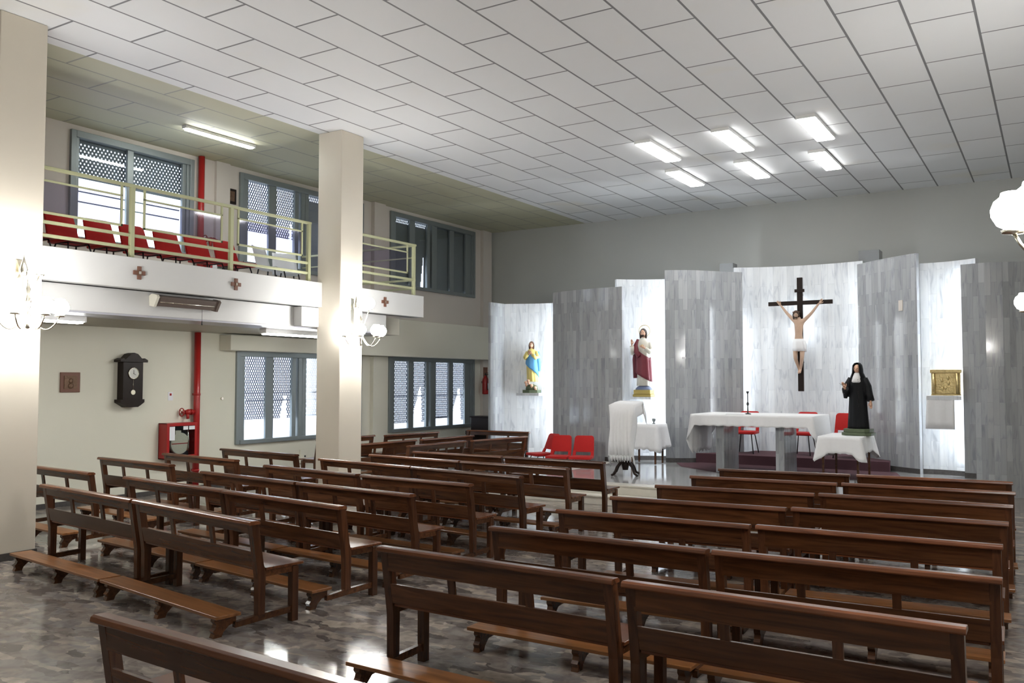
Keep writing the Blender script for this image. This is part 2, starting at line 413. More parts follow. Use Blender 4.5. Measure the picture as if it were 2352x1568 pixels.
# pilasters and the dropped shutter-box casing along the window wall
b = MB(); b.box(WX, WX+0.10, 15.45, 15.85, 3.42, ZC); structure(b.build('pilaster', M['upwall']))
b = MB(); b.box(WX, WX+0.10, 20.0, 20.42, 0.0, ZC); structure(b.build('pilaster', M['upwall']))
b = MB(); b.box(WX, WX+0.10, 15.45, 15.85, 0, 2.55); structure(b.build('pilaster', M['cream']))
b = MB(); b.box(WX, WX+0.06, 10.98, 11.3, 3.42, ZC); structure(b.build('pilaster', M['upwall']))
b = MB(); b.box(WX, WX+0.32, 11.15, 13.45, 2.57, 2.86); b.box(WX, WX+0.32, 13.45, BY, 2.57, 3.45)
structure(b.build('trim_window_casing', M['cream'], bevel=0.01))
b = MB(); b.box(WX, WX+0.02, YN, BY, 0, 0.08); structure(b.build('baseboard_left', M['base']))
# pillars
PIL = [(PX0, PX1, 5.16, 5.70), (PX0, PX1, 10.67, 11.21), (0.38, 0.92, 4.58, 5.12), (0.28, 0.82, 10.4, 10.94)]
for x0, x1, y0, y1 in PIL:
    b = MB(); b.box(x0, x1, y0, y1, 0, ZC); p = structure(b.build('pillar', M['pillar'], bevel=0.012))
    b = MB(); b.box(x0-0.012, x1+0.012, y0-0.012, y1+0.012, 0, 0.085); b.build('baseboard', M['base'], p)

# windows -----------------------------------------------------------------
FR = WX-0.02
def in_tri(y, z, t):
    (ay, az), (by, bz), (cy, cz) = t
    d1 = (y-by)*(az-bz)-(ay-by)*(z-bz); d2 = (y-cy)*(bz-cz)-(by-cy)*(z-cz); d3 = (y-ay)*(cz-az)-(cy-ay)*(z-az)
    return not ((d1 < 0 or d2 < 0 or d3 < 0) and (d1 > 0 or d2 > 0 or d3 > 0))
def window(n, w, panes, drop, slots, mat, wedges=(), bars=None, perf=(0.056, 0.025, 0.013)):
    """w: opening; panes: y ranges; drop: bottom of the shutter per pane; slots: fraction of height left open as perforations"""
    y0, y1, z0, z1 = w
    root = bpy.data.objects.new('window_%d' % n, None); COL.objects.link(root); root.location = (WX, y0, z0); structure(root)
    def L(y, z): return y-y0, z-z0
    b = MB(); H, W = z1-z0, y1-y0
    b.box(-0.10, 0.05, -0.04, 0.05, -0.03, H+0.03); b.box(-0.10, 0.05, W-0.05, W+0.04, -0.03, H+0.03)
    b.box(-0.10, 0.05, 0.05, W-0.05, H-0.08, H+0.03); b.box(-0.10, 0.07, 0.05, W-0.05, -0.03, 0.05)
    b.box(-0.06, 0.03, 0.05, 0.11, 0.05, H-0.08); b.box(-0.06, 0.03, W-0.11, W-0.05, 0.05, H-0.08)
    b.build('window_frame', M['alu'], root, bevel=0.006)
    edges = [0.05] + sum([[p[0]-y0, p[1]-y0] for p in panes], []) + [W-0.05]
    for i in range(0, len(edges), 2):
        a, c = edges[i], edges[i+1]
        if c-a < 0.02: continue
        b = MB(); mid = (a+c)/2
        if 0 < i < len(edges)-2 and c-a > 0.25:
            b.box(-0.07, 0.0, a, a+0.11, 0.03, H-0.06); b.box(-0.075, 0.035, mid-0.05, mid+0.05, 0.03, H-0.06); b.box(-0.07, 0.0, c-0.11, c, 0.03, H-0.06)
        else: b.box(-0.06, 0.0, a, c, 0.03, H-0.06)
        b.build('mullion', M['alu'], root, bevel=0.006)
    for i, p in enumerate(panes):
        b = MB(); b.box(-0.045, -0.039, p[0]-y0-0.01, p[1]-y0+0.01, 0.05, H-0.08); b.build('pane', M['glass'], root)
        a = 0.0 if i == 0 else (panes[i-1][1]+p[0])/2-y0
        c = W if i == len(panes)-1 else (panes[i+1][0]+p[1])/2-y0
        bot = drop[i]-z0; top = H-0.03
        b = MB(); pitch, rh = perf[0], 0.052
        nrow = int((top-bot)/rh)+1
        s0 = slots[i]
        for r in range(nrow):
            zt = top-r*rh; zb = max(zt-rh, bot)
            if zb >= zt: break
            zc = (zt+zb)/2
            lo, hi = s0
            wl = [t for t in wedges if any(in_tri(yy, zc+z0, t) for yy in (p[0], (p[0]+p[1])/2, p[1], p[0]+0.25*(p[1]-p[0]), p[0]+0.75*(p[1]-p[0])))]
            openrow = lo <= (top-zc)/(top-bot+1e-6) <= hi and zt-zb > rh*0.8
            def seg(ya, yb, za, zb_):
                if wl:
                    stp = 0.03; q = ya
                    while q < yb:
                        e = min(q+stp, yb)
                        if not any(in_tri((q+e)/2+y0, zc+z0, t) for t in wl): b.box(-0.125, -0.115, q, e, za, zb_)
                        q = e
                else: b.box(-0.125, -0.115, ya, yb, za, zb_)
            if not openrow: seg(a, c, zb, zt); continue
            seg(a, c, zb, zb+perf[2])
            off = 0 if r % 2 else pitch/2
            k = a-pitch+off
            while k < c:
                ka, kb = max(k, a), min(k+pitch-perf[1], c)
                if kb > ka: seg(ka, kb, zb+perf[2], zt)
                k += pitch
        sh = b.build('roller_shutter', mat, root)
    if bars:
        b = MB()
        for z in bars: b.box(-0.20, -0.185, 0.1, W-0.1, z-z0-0.012, z-z0+0.012)
        b.build('guard_rail', M['alu'], root)
    return root
def shiftp(y, L4=True): return [(y+0.20, y+0.74), (y+0.94, y+1.45), (y+1.85, y+2.42), (y+2.60, y+3.14)]
window(1, WINS[0], [(8.27, 9.15), (9.27, 10.27)], [5.32, 5.30], [(0.12, 0.96)]*2, M['shutter'], bars=[5.12, 4.95], perf=(0.068, 0.024, 0.024))
window(2, WINS[1], shiftp(11.60), [4.97, 4.95, 4.30, 4.30], [(0.0, 1.0), (0.0, 1.0), (0, 0.08), (0, 0.08)], M['shutter_lo'],
       wedges=[((13.08, 5.45), (13.08, 4.9), (12.98, 4.9))])
window(3, WINS[2], shiftp(16.15), [4.36]*4, [(0.03, 0.10), (0.03, 0.10), (2, 2), (2, 2)], M['shutter'],
       wedges=[((17.60, 5.3), (17.60, 4.3), (17.46, 4.3))])
window(4, WINS[3], shiftp(11.58), [1.23, 1.23, 1.25, 1.25], [(0.0, 1.0)]*4, M['shutter_lo'],
       wedges=[((12.98, 2.0), (13.0, 1.2), (12.72, 0.9))], bars=[1.75, 1.6])
window(5, WINS[4], shiftp(16.13), [0.97, 0.97, 1.03, 0.96], [(0.0, 1.0)]*4, M['shutter_lo'],
       wedges=[((17.5, 1.95), (17.56, 1.0), (17.1, 0.88)), ((19.2, 1.95), (19.26, 0.9), (18.75, 0.88))], bars=[1.62])

# balcony -----------------------------------------------------------------
FXB = -10.35
b = MB()
b.box(FXB-0.14, FXB, YN, 13.43, 3.22, 3.63)
b.box(-10.60, FXB-0.14, YN, 13.43, 3.22, 3.25)
b.box(WX, FXB-0.14, YN, 13.43, 3.22, 3.42)
structure(b.build('balcony_slab', M['fascia'], bevel=0.006), 'white balcony slab with upstand')
b = MB(); b.box(-10.95, -10.60, YN, 12.62, 2.89, 3.22); b.box(-10.60, -10.42, 10.28, 10.67, 2.89, 3.21); structure(b.build('balcony_beam', M['fascia'], bevel=0.008))
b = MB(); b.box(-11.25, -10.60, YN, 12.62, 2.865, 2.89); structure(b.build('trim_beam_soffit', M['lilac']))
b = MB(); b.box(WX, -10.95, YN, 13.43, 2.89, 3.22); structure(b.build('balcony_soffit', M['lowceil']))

def railing(name, y0, y1, posts, panels, end, label):
    t = thing(name, (FXB-0.07, y0, 3.63), 0, label, 'railing', 'balcony railings')
    def Y(y): return y-y0
    b = MB(); b.box(-0.03, 0.03, 0, y1-y0, 0.945, 0.985); b.build('handrail', M['rail'], t, bevel=0.006)
    for z in (0.30, 0.135):
        b = MB(); b.box(-0.018, 0.018, 0, y1-y0, z-0.02, z+0.02); b.build('rail', M['rail'], t, bevel=0.004)
    for p in posts:
        b = MB(); b.box(-0.028, 0.028, Y(p)-0.03, Y(p)+0.03, 0, 0.95); b.build('post', M['rail'], t, bevel=0.005)
    for a, c in panels:
        b = MB(); a, c = Y(a), Y(c)
        b.box(-0.012, 0.012, a, a+0.03, 0.40, 0.945); b.box(-0.012, 0.012, c-0.03, c, 0.40, 0.945)
        b.box(-0.012, 0.012, a, c, 0.795, 0.82); b.box(-0.012, 0.012, a, c, 0.40, 0.43)
        f = b.build('panel_frame', M['rail'], t, bevel=0.003)
        b = MB(); b.box(-0.003, 0.003, a+0.02, c-0.02, 0.42, 0.80); b.build('glass_panel', M['tint'], f)
    if end:
        b = MB(); b.box(-3.0, 0, Y(y1)-0.03, Y(y1), 0.945, 0.985); b.box(-3.0, 0, Y(y1)-0.02, Y(y1), 0.28, 0.32); b.box(-3.0, 0, Y(y1)-0.02, Y(y1), 0.115, 0.155); b.box(-3.0, 0, Y(y1)-0.02, Y(y1), 0.72, 0.745); b.build('end_rail', M['rail'], t, bevel=0.004)
    return t
railing('balcony_railing', 5.72, 10.46, [7.17, 8.82, 10.42], [(5.75, 7.03), (7.34, 8.66), (8.94, 10.28)], False,
        'pale olive metal railing with glass panels in front of the red balcony chairs')
railing('balcony_railing', 11.22, 13.25, [11.30, 13.20], [(11.42, 13.02)], True,
        'short pale olive metal railing at the open end of the balcony, nearest the altar')
railing('balcony_railing', -3.9, 5.10, [-2, 0.4, 2.8, 5.05], [(0.6, 2.6), (3.0, 4.9)], False,
        'pale olive balcony railing behind the nearest pillar')

def roman_cross(y, txt, lab):
    t = thing('station_cross', (FXB+0.012, y, 3.43), 0, lab, 'wall cross', 'numbered crosses on the balcony front')
    b = MB(); a, c = 0.028, 0.088
    b.prism([(-a, -c), (a, -c), (a, -a), (c, -a), (c, a), (a, a), (a, c), (-a, c), (-a, a), (-c, a), (-c, -a), (-a, -a)], -0.012, 0.012, 'x')
    b.build('cross', M['copper'], t, bevel=0.004)
    b = MB(); b.box(0.012, 0.018, -0.026, 0.026, -0.03, 0.03); b.build('number_plate', M['bronze'], t)
    cu = bpy.data.curves.new('numeral', 'FONT'); cu.body = txt; cu.size = 0.048; cu.align_x = 'CENTER'; cu.align_y = 'CENTER'; cu.extrude = 0.001; cu.offset = 0.001
    cu.materials.append(M['dial'])
    o0 = bpy.data.objects.new('numeral', cu); COL.objects.link(o0); bpy.context.view_layer.update()
    me = bpy.data.meshes.new_from_object(o0.evaluated_get(bpy.context.evaluated_depsgraph_get())); bpy.data.objects.remove(o0)
    o = bpy.data.objects.new('numeral', me); COL.objects.link(o); o.parent = t; o.location = (0.020, 0, 0); o.rotation_euler = (PI/2, 0, PI/2)
roman_cross(7.24, 'III', 'brown cross with numeral III on white balcony front, under the red chairs')
roman_cross(8.86, 'II', 'brown cross with numeral II on white balcony front')
roman_cross(12.27, 'I', 'brown cross with numeral I on the balcony end beyond the second pillar')

# ------------------------------------------------------------------ lamps
def ceiling_lamp(x, y, z, w, l, lab, group, mat, dp=0.0):
    t = thing('ceiling_light', (x, y, z), 0, lab, 'ceiling light', group)
    b = MB(); b.box(-w/2, w/2, -l/2, l/2, -0.05-dp, 0); b.box(-w/2, w/2, -l/2-0.03, -l/2, -0.055-dp, 0); b.box(-w/2, w/2, l/2, l/2+0.03, -0.055-dp, 0)
    b.build('housing', M['white'], t, bevel=0.004)
    b = MB(); b.box(-w/2+0.008, w/2-0.008, -l/2+0.01, l/2-0.01, -0.075-dp, -0.05-dp); b.build('diffuser', mat, t, bevel=0.01)
    return t
g = 'fluorescent lights over the sanctuary'
for i, x in enumerate((-5.97, -4.60, -3.23)):
    nm = ('window-side', 'middle', 'side away from the windows')[i]
    ceiling_lamp(x, 14.60, ZC, 0.30, 1.42, 'lit rectangular ceiling light, nearer row of two, %s' % ('nearest the balcony' if i == 0 else 'middle one of its row' if i == 1 else 'farthest from the balcony'), g, M['tube'])
    ceiling_lamp(x-0.33, 16.82, ZC, 0.30, 1.42, 'lit rectangular ceiling light, row nearer the altar, %s' % ('nearest the balcony' if i == 0 else 'middle one of its row' if i == 1 else 'farthest from the balcony'), g, M['tube'])
for x in (-5.97, -3.23):  # extra ceiling lights, added out of view to help light the nave
    for y in (-1.5, 2.2):
        ceiling_lamp(x, y, ZC, 0.30, 1.42, 'added unseen ceiling light over the %s, %s row' % ('aisle side' if x < -4 else 'lamp side', 'second' if y > 0 else 'first'), 'added ceiling lights out of view', M['tube'])
ceiling_lamp(-11.95, 9.86, ZC, 0.11, 1.40, 'slim lit tube light on the ceiling above the balcony', None, M['tube_low'])
ceiling_lamp(-11.20, 6.35, 2.89, 0.16, 1.25, 'lit tube light under the balcony beside the near pillar', 'tube lights under the balcony', M['tube_low'], 0.05)
ceiling_lamp(-11.20, 10.85, 2.89, 0.16, 1.30, 'lit tube light under the balcony above the shuttered window', 'tube lights under the balcony', M['tube_low'], 0.05)

def sconce(face, yc, z, sgn, globes, lab):
    t = thing('wall_chandelier', (face, yc, z), 0 if sgn > 0 else PI, lab, 'wall lamp', 'globe wall lamps on the pillars')
    b = MB(); b.box(0, 0.02, -0.05, 0.05, -0.05, 0.55); b.build('backplate', M['chrome'], t, bevel=0.01)
    cx = 0.20
    b = MB(); b.lathe([(0.0, -0.25), (0.028, -0.235), (0.012, -0.19), (0.022, -0.13), (0.012, -0.08), (0.03, 0.0), (0.045, 0.03), (0.03, 0.08), (0.015, 0.14), (0.03, 0.2), (0.012, 0.25), (0.012, 0.34), (0, 0.36)], (cx, 0, 0), 14)
    b.tube([(0.01, 0, 0.03), (cx, 0, 0.03)], 0.012)
    b.build('stem', M['chrome'], t)
    for gx, gy, gz in globes:
        d = Vector((gx-cx, gy, 0)); L = d.length; d = d.normalized() if L > 1e-6 else Vector((1, 0, 0))
        dep = 0.20 if gz < 0.2 else 0.05
        pts = []
        for i in range(13):
            q = i/12.0; h = -dep*math.sin(PI*q)**0.8 if gz < 0.2 else -0.03*math.sin(PI*q)
            pts.append((cx+d.x*L*q, d.y*L*q, 0.0+h+(gz-0.10)*q))
        b = MB(); b.tube(pts, 0.009, 8); b.lathe([(0.0, -0.012), (0.05, -0.008), (0.055, 0.008), (0.03, 0.016), (0, 0.02)], (gx, gy, gz-0.10), 14)
        a = b.build('arm', M['chrome'], t)
        b = MB(); b.lathe([(0.035, -0.085), (0.07, -0.065), (0.094, -0.02), (0.096, 0.012), (0.082, 0.05), (0.055, 0.072), (0.05, 0.092), (0.044, 0.094)], (gx, gy, gz), 20)
        b.build('globe_shade', M['globe'], t)
    b = MB(); b.lathe([(0, 0.34), (0.035, 0.36), (0.05, 0.42), (0.02, 0.52), (0.0, 0.6)], (0.1, 0, 0), 10); b.build('finial', M['chrome'], t)
    return t
G5 = [(0.54, 0.0, 0.0), (0.44, 0.23, 0.0), (0.44, -0.27, 0.0), (0.16, -0.33, 0.0), (0.36, 0.03, 0.45)]
sconce(PX1, 5.43, 2.82, 1, G5, 'lit globe wall lamp with curved arms on the nearest pillar below the balcony')
sconce(PX1, 10.94, 2.82, 1, G5, 'lit globe wall lamp with curved arms on the second pillar, beside the second window')
sconce(0.38, 4.85, 2.82, -1, G5, 'lit globe wall lamp cut off at the picture edge, largest in view')
sconce(0.28, 10.5, 2.82, -1, G5, 'lit globe wall lamp at the picture edge in front of the grey marble, small')

# ------------------------------------------------------------------ sanctuary platform and steps
SY1, SY2 = 12.85, 13.15
b = MB(); b.box(-8.12, -0.95, SY2, 17.9, 0.0, 0.30); b.box(-7.9, -1.1, 17.9, 19.6, 0, 0.30)
structure(b.build('floor_sanctuary', M['platform']), 'raised grey marble sanctuary floor')
b = MB()
b.box(-8.46, -0.6, SY1, SY2, 0, 0.145); b.box(-8.46, -8.12, SY2, 16.6, 0, 0.145)
b.box(-8.49, -0.57, SY1-0.03, SY2, 0.125, 0.15); b.box(-8.49, -8.12, SY2, 16.6, 0.125, 0.15)
b.box(-8.125, -0.9, SY2-0.02, SY2, 0.15, 0.28); b.box(-8.14, -8.12, SY2, 16.8, 0.15, 0.28)
b.box(-8.15, -0.9, SY2-0.04, SY2+0.25, 0.28, 0.306); b.box(-8.16, -7.92, SY2+0.25, 16.8, 0.28, 0.306)
structure(b.build('trim_steps', M['step'], bevel=0.004), 'pale marble steps')

# ------------------------------------------------------------------ curved marble screen
def arc(p0, p1, sag, n=14):
    """plan points from p0 to p1, bulging by sag towards -y (positive) or +y (negative)"""
    a, c = Vector(p0), Vector(p1); d = c-a; nrm = Vector((d.y, -d.x)).normalized()
    return [a + d*(i/n) + nrm*(sag*4*(i/n)*(1-i/n)) for i in range(n+1)]
def screen(pts, z0, z1, mat, lab, group, thick=0.10, base=None):
    me_b = MB(); bm = me_b.bm
    uvl = bm.loops.layers.uv.new('UVMap')
    n = len(pts); S = [0]
    for i in range(1, n): S.append(S[-1] + (pts[i]-pts[i-1]).length)
    nr = []
    for i in range(n):
        d = pts[min(i+1, n-1)]-pts[max(i-1, 0)]; nr.append(Vector((-d.y, d.x)).normalized())
    off = [p + q*thick for p, q in zip(pts, nr)]
    def quad(ps, uvs):
        vs = [bm.verts.new(p) for p in ps]; f = bm.faces.new(vs)
        for l, uv in zip(f.loops, uvs): l[uvl].uv = uv
    for i in range(n-1):
        a, c, A, C_ = pts[i], pts[i+1], off[i], off[i+1]
        quad([(a.x, a.y, z0), (c.x, c.y, z0), (c.x, c.y, z1), (a.x, a.y, z1)], [(S[i], z0), (S[i+1], z0), (S[i+1], z1), (S[i], z1)])
        quad([(C_.x, C_.y, z0), (A.x, A.y, z0), (A.x, A.y, z1), (C_.x, C_.y, z1)], [(S[i+1]+7, z0), (S[i]+7, z0), (S[i]+7, z1), (S[i+1]+7, z1)])
        quad([(a.x, a.y, z1), (c.x, c.y, z1), (C_.x, C_.y, z1), (A.x, A.y, z1)], [(S[i], 0), (S[i+1], 0), (S[i+1], 0.1), (S[i], 0.1)])
    for i in (0, n-1):
        a, A = pts[i], off[i]
        quad([(a.x, a.y, z0), (A.x, A.y, z0), (A.x, A.y, z1), (a.x, a.y, z1)], [(0, z0), (0.1, z0), (0.1, z1), (0, z1)])
    bmesh.ops.remove_doubles(bm, verts=bm.verts, dist=1e-5)
    o = me_b.build('marble_screen', mat)
    tag(o, lab, 'wall panel', group)
    if base is not None:
        i0, i1, zb = base
        b = MB()
        for i in range(i0, i1):
            a, c = pts[i], pts[i+1]; na, nc = nr[i]*-0.012, nr[i+1]*-0.012
            b.hexa([(a.x+na.x, a.y+na.y, zb), (c.x+nc.x, c.y+nc.y, zb), (c.x, c.y, zb), (a.x, a.y, zb), (a.x+na.x, a.y+na.y, zb+0.09), (c.x+nc.x, c.y+nc.y, zb+0.09), (c.x, c.y, zb+0.09), (a.x, a.y, zb+0.09)])
        b.build('baseboard', M['base'], o)
    return o
V2 = lambda x, y: Vector((x, y))
gF, gN = 'grey marble panels of the altar screen', 'pale lit niche panels of the altar screen'
pA = arc((-10.96, 17.32), (-8.9, 17.62), -0.22, 8)
screen(pA, 0, 3.80, M['panel_niche'], 'pale lit marble niche panel behind the statue in blue and yellow', gN)
screen([V2(-10.98, 16.75), V2(-10.96, 17.32)], 0, 3.80, M['panel_front'], 'narrow marble return at the window end of the altar screen', gF, thick=0.06)
pB = arc((-9.62, 17.24), (-7.74, 16.86), 0.10)
screen(pB, 0, 3.988, M['panel_front'], 'grey marble panel behind the three red chairs', gF, base=(11, 14, 0.30))
pC = arc((-8.05, 17.25), (-6.78, 17.86), -0.12, 8)
screen(pC, 0.3, 4.20, M['panel_niche'], 'pale lit marble niche panel behind the statue in the maroon mantle', gN, base=(0, 8, 0.30))
pD = [V2(-6.97, 17.33), V2(-6.78, 17.41), V2(-6.6, 17.52), V2(-6.4, 17.68), V2(-6.2, 17.92), V2(-6.02, 18.15), V2(-5.85, 18.34), V2(-5.68, 18.52)]
screen(pD, 0.3, 4.332, M['panel_front'], 'tall grey marble panel between the maroon-clad statue and the crucifix', gF, base=(0, 7, 0.30))
pE = arc((-5.95, 18.80), (-3.34, 19.10), -0.26, 10)
screen(pE, 0.3, 4.48, M['panel_niche'], 'wide pale lit marble panel behind the crucifix', gN)
pF = [V2(-3.38, 18.72), V2(-3.06, 18.38), V2(-2.82, 18.15), V2(-2.6, 17.95), V2(-2.36, 17.77), V2(-2.15, 17.63)]
screen(pF, 0.3, 4.364, M['panel_front'], 'tall grey marble panel behind the statue in the black habit', gF, thick=0.07, base=(0, 5, 0.30))
pG = arc((-2.11, 17.74), (-1.17, 17.47), -0.10, 6)
screen(pG, 0.3, 4.18, M['panel_niche'], 'pale lit marble niche panel behind the gilt tabernacle', gN, base=(0, 6, 0.30))
pH = [V2(-1.40, 17.37), V2(-1.22, 17.33), V2(-1.02, 17.29), V2(-0.76, 17.32), V2(-0.44, 17.45), V2(-0.1, 17.66), V2(0.3, 17.95)]
screen(pH, 0, 4.068, M['panel_front'], 'grey marble panel at the picture edge beyond the tabernacle', gF, base=(0, 1, 0.30))
# capping blocks of two pillars behind the wide panel
b = MB(); b.box(-6.3, -6.0, 18.9, 19.2, 0.3, 4.60); tag(b.build('marble_post', M['panel_front']), 'grey block peeping over the panel top, window side of the crucifix', 'post', 'posts behind the altar screen')
b = MB(); b.box(-3.45, -3.05, 19.3, 19.7, 0.3, 4.72); tag(b.build('marble_post', M['panel_front']), 'grey block peeping over the panel top above the black-clad statue', 'post', 'posts behind the altar screen')
# hidden tubes that light the niches
def vtube(x, y, z0, z1, lab, r=0.02, mt='niche'):
    t = thing('tube_light', (x, y, z0), 0, lab, 'tube light', 'tube lights hidden behind the marble panels')
    if z0 > 2: b = MB(); b.box(-0.01, 0.01, 0, 0.16, 0, 0.03); b.build('wall_arm', M['white'], t)
    else: b = MB(); b.box(-0.012, 0.012, -0.012, 0.012, (0.0 if x < -8 else 0.30)-z0, 0); b.build('stand', M['white'], t)
    b = MB(); b.tube([(0, 0, 0.04), (0, 0, z1-z0-0.04)], r, 10); b.build('tube', M[mt], t)
    b = MB(); b.box(-0.025, 0.025, -0.025, 0.025, 0, 0.05); b.box(-0.025, 0.025, -0.025, 0.025, z1-z0-0.05, z1-z0); b.build('holder', M['white'], t)
vtube(-9.30, 17.42, 0.4, 3.7, 'upright tube light behind the panel edge by the blue-mantled statue', mt='niche_bright')
vtube(-6.86, 17.58, 0.5, 4.0, 'upright tube light behind the panel edge by the maroon-mantled statue')
vtube(-5.84, 18.60, 1.2, 3.4, 'upright tube light behind the panel edge on the window side of the crucifix', mt='niche_dim')
vtube(-3.27, 18.84, 0.6, 4.3, 'upright tube light behind the panel edge on the far side of the crucifix', mt='niche_dim')
vtube(-1.33, 17.50, 0.5, 4.0, 'upright tube light behind the panel edge by the tabernacle')
vtube(-4.575, 19.03, 2.75, 3.80, 'upright tube light on the wall behind the crucifix', 0.016, mt='niche_dim')

# ------------------------------------------------------------------ pews
PL = 1.74
def make_pew(lab, grp, ub=0.71):
    """local: x along the pew, origin at the floor under the back face of the rear posts, +y towards the altar"""
    t = thing('pew', (0, 0, 0), 0, lab, 'pew', grp)
    h = PL/2
    b = MB(); b.prism([(-0.105, 0.848), (-0.10, 0.868), (-0.085, 0.876), (-0.02, 0.872), (0.0, 0.860), (0.0, 0.842), (-0.10, 0.840)], -h, h, 'x'); b.build('top_rail', M['wood_red'], t, bevel=0.003)
    b = MB(); uy = (ub-0.71)*-0.12
    b.hexa([(-h+0.06, -0.052+uy, ub), (h-0.06, -0.052+uy, ub), (h-0.06, -0.030+uy, ub), (-h+0.06, -0.030+uy, ub), (-h+0.06, -0.068, 0.842), (h-0.06, -0.068, 0.842), (h-0.06, -0.046, 0.842), (-h+0.06, -0.046, 0.842)]); b.build('upper_back_board', M['wood'], t)
    b = MB(); b.hexa([(-h+0.06, -0.012, 0.485), (h-0.06, -0.012, 0.485), (h-0.06, 0.014, 0.485), (-h+0.06, 0.014, 0.485), (-h+0.06, -0.036, 0.62), (h-0.06, -0.036, 0.62), (h-0.06, -0.012, 0.62), (-h+0.06, -0.012, 0.62)]); b.build('lower_back_board', M['wood'], t, bevel=0.002)
    for s in (-1, 1):
        x0, x1 = (-h+0.012, -h+0.072) if s < 0 else (h-0.072, h-0.012)
        b = MB(); b.prism([(0.0, 0.11), (0.062, 0.11), (0.066, 0.45), (0.045, 0.52), (-0.005, 0.842), (-0.072, 0.842), (-0.018, 0.50), (-0.004, 0.40)], x0, x1, 'x'); b.build('rear_post', M['wood_v'], t, bevel=0.003)
        b = MB(); b.box(x0, x1-0.0, 0.325, 0.385, 0, 0.455); b.build('front_leg', M['wood_v'], t, bevel=0.003)
        b = MB(); b.prism([(-0.20, 0.055), (0.325, 0.075), (0.325, 0.125), (0.0, 0.115), (-0.16, 0.10), (-0.20, 0.10)], x0+0.012, x1-0.012, 'x'); b.build('stretcher', M['wood'], t)
        xm = s*PL/6.0
        b = MB(); b.hexa([(xm-0.026, -0.034, 0.615), (xm+0.026, -0.034, 0.615), (xm+0.026, -0.014, 0.615), (xm-0.026, -0.014, 0.615), (xm-0.026, -0.050+uy, ub+0.005), (xm+0.026, -0.050+uy, ub+0.005), (xm+0.026, -0.030+uy, ub+0.005), (xm-0.026, -0.030+uy, ub+0.005)]); b.build('back_slat', M['wood_v'], t)
        b = MB(); b.box(x0+0.008, x1-0.008, 0.06, 0.33, 0.41, 0.463); b.build('side_apron', M['wood'], t)
    b = MB(); b.box(-h+0.0, h-0.0, 0.058, 0.425, 0.463, 0.486); b.box(-h+0.075, h-0.075, 0.0, 0.07, 0.463, 0.484); b.build('seat', M['wood_red'], t, bevel=0.004)
    b = MB(); b.box(-h+0.07, h-0.07, 0.345, 0.365, 0.40, 0.463); b.build('front_apron', M['wood'], t)
    b = MB(); b.box(-h-0.0, h+0.0, -0.385, -0.165, 0.152, 0.178); b.build('kneeler_board', M['kneel'], t, bevel=0.004)
    for x in (-h+0.05, 0.0, h-0.10):
        b = MB(); b.prism([(-0.375, 0.0), (-0.30, 0.0), (-0.285, 0.035), (-0.24, 0.075), (-0.175, 0.095), (-0.175, 0.152), (-0.36, 0.152), (-0.365, 0.125), (-0.345, 0.10), (-0.355, 0.075), (-0.375, 0.055), (-0.362, 0.03)], x, x+0.05, 'x')
        b.build('kneeler_foot', M['wood'], t)
    return t
OFFY = 0.10
ORD = ['first', 'second', 'third', 'fourth', 'fifth', 'sixth', 'seventh', 'eighth']
pews = []
def put(p0, p1, lab, grp, z=0.0):
    (x0, y0), (x1, y1) = p0, p1
    L = math.hypot(x1-x0, y1-y0); a = math.atan2(y1-y0, x1-x0)
    mx, my = (x0+x1)/2, (y0+y1)/2
    sc = (L-0.03)/PL
    ox, oy = -math.sin(a)*OFFY, math.cos(a)*OFFY
    pews.append(((mx+ox, my+oy, z), a, sc, lab, grp))
RB = [((-3.97, 4.62), (-2.15, 4.56), (-2.12, 4.55), (-0.36, 4.53)),
      ((-3.77, 5.70), (-2.00, 5.69), (-1.99, 5.69), (-0.27, 5.75)),
      ((-3.77, 6.77), (-2.05, 6.83), (-2.04, 6.86), (-0.32, 6.92)),
      ((-3.74, 7.80), (-2.05, 7.92), (-2.05, 7.98), (-0.33, 8.06)),
      ((-3.74, 8.93), (-2.07, 9.08), (-2.07, 9.13), (-0.34, 9.19)),
      ((-3.75, 10.02), (-2.07, 10.15), (-2.06, 10.19), (-0.36, 10.29)),
      ((-3.74, 11.02), (-2.13, 11.19), (-2.09, 11.21), (-0.42, 11.30))]
LB = [((-9.42, 5.42), (-7.47, 5.18), (-7.46, 5.18), (-5.48, 4.88)),
      ((-9.36, 6.38), (-7.33, 6.14), (-7.33, 6.12), (-5.47, 5.89)),
      ((-9.10, 7.26), (-7.22, 7.04), (-7.21, 7.04), (-5.46, 6.89)),
      ((-9.06, 8.25), (-7.20, 8.03), (-7.14, 8.01), (-5.46, 7.92)),
      ((-9.16, 9.38), (-7.25, 9.13), (-7.24, 9.11), (-5.40, 8.88)),
      ((-9.00, 10.30), (-7.17, 10.13), (-7.16, 10.12), (-5.39, 10.03)),
      ((-8.78, 11.10), (-7.07, 11.09), (-7.06, 11.09), (-5.36, 11.05))]
def rowname(k): return 'front row' if k == 1 else ('rearmost row' if k == 7 else ORD[k-1]+' row from altar')
for i, r in enumerate(RB):
    k = 7-i
    put(r[0], r[1], 'dark pew in the block near the large globe lamp, %s, aisle end' % rowname(k), 'pews in the block away from the windows')
    put(r[2], r[3], 'dark pew in the block near the large globe lamp, %s, outer end' % rowname(k), 'pews in the block away from the windows')
for i, r in enumerate(LB):
    k = 7-i
    put(r[0], r[1], 'dark pew in the block beside the pillars, %s, pillar end' % rowname(k), 'pews in the middle block by the pillars')
    put(r[2], r[3], 'dark pew in the block beside the pillars, %s, aisle end' % rowname(k), 'pews in the middle block by the pillars')
put((-3.98, 2.55), (-2.10, 2.45), 'dark pew cut off by the bottom edge of the picture, nearest of all', 'pews in the block away from the windows')
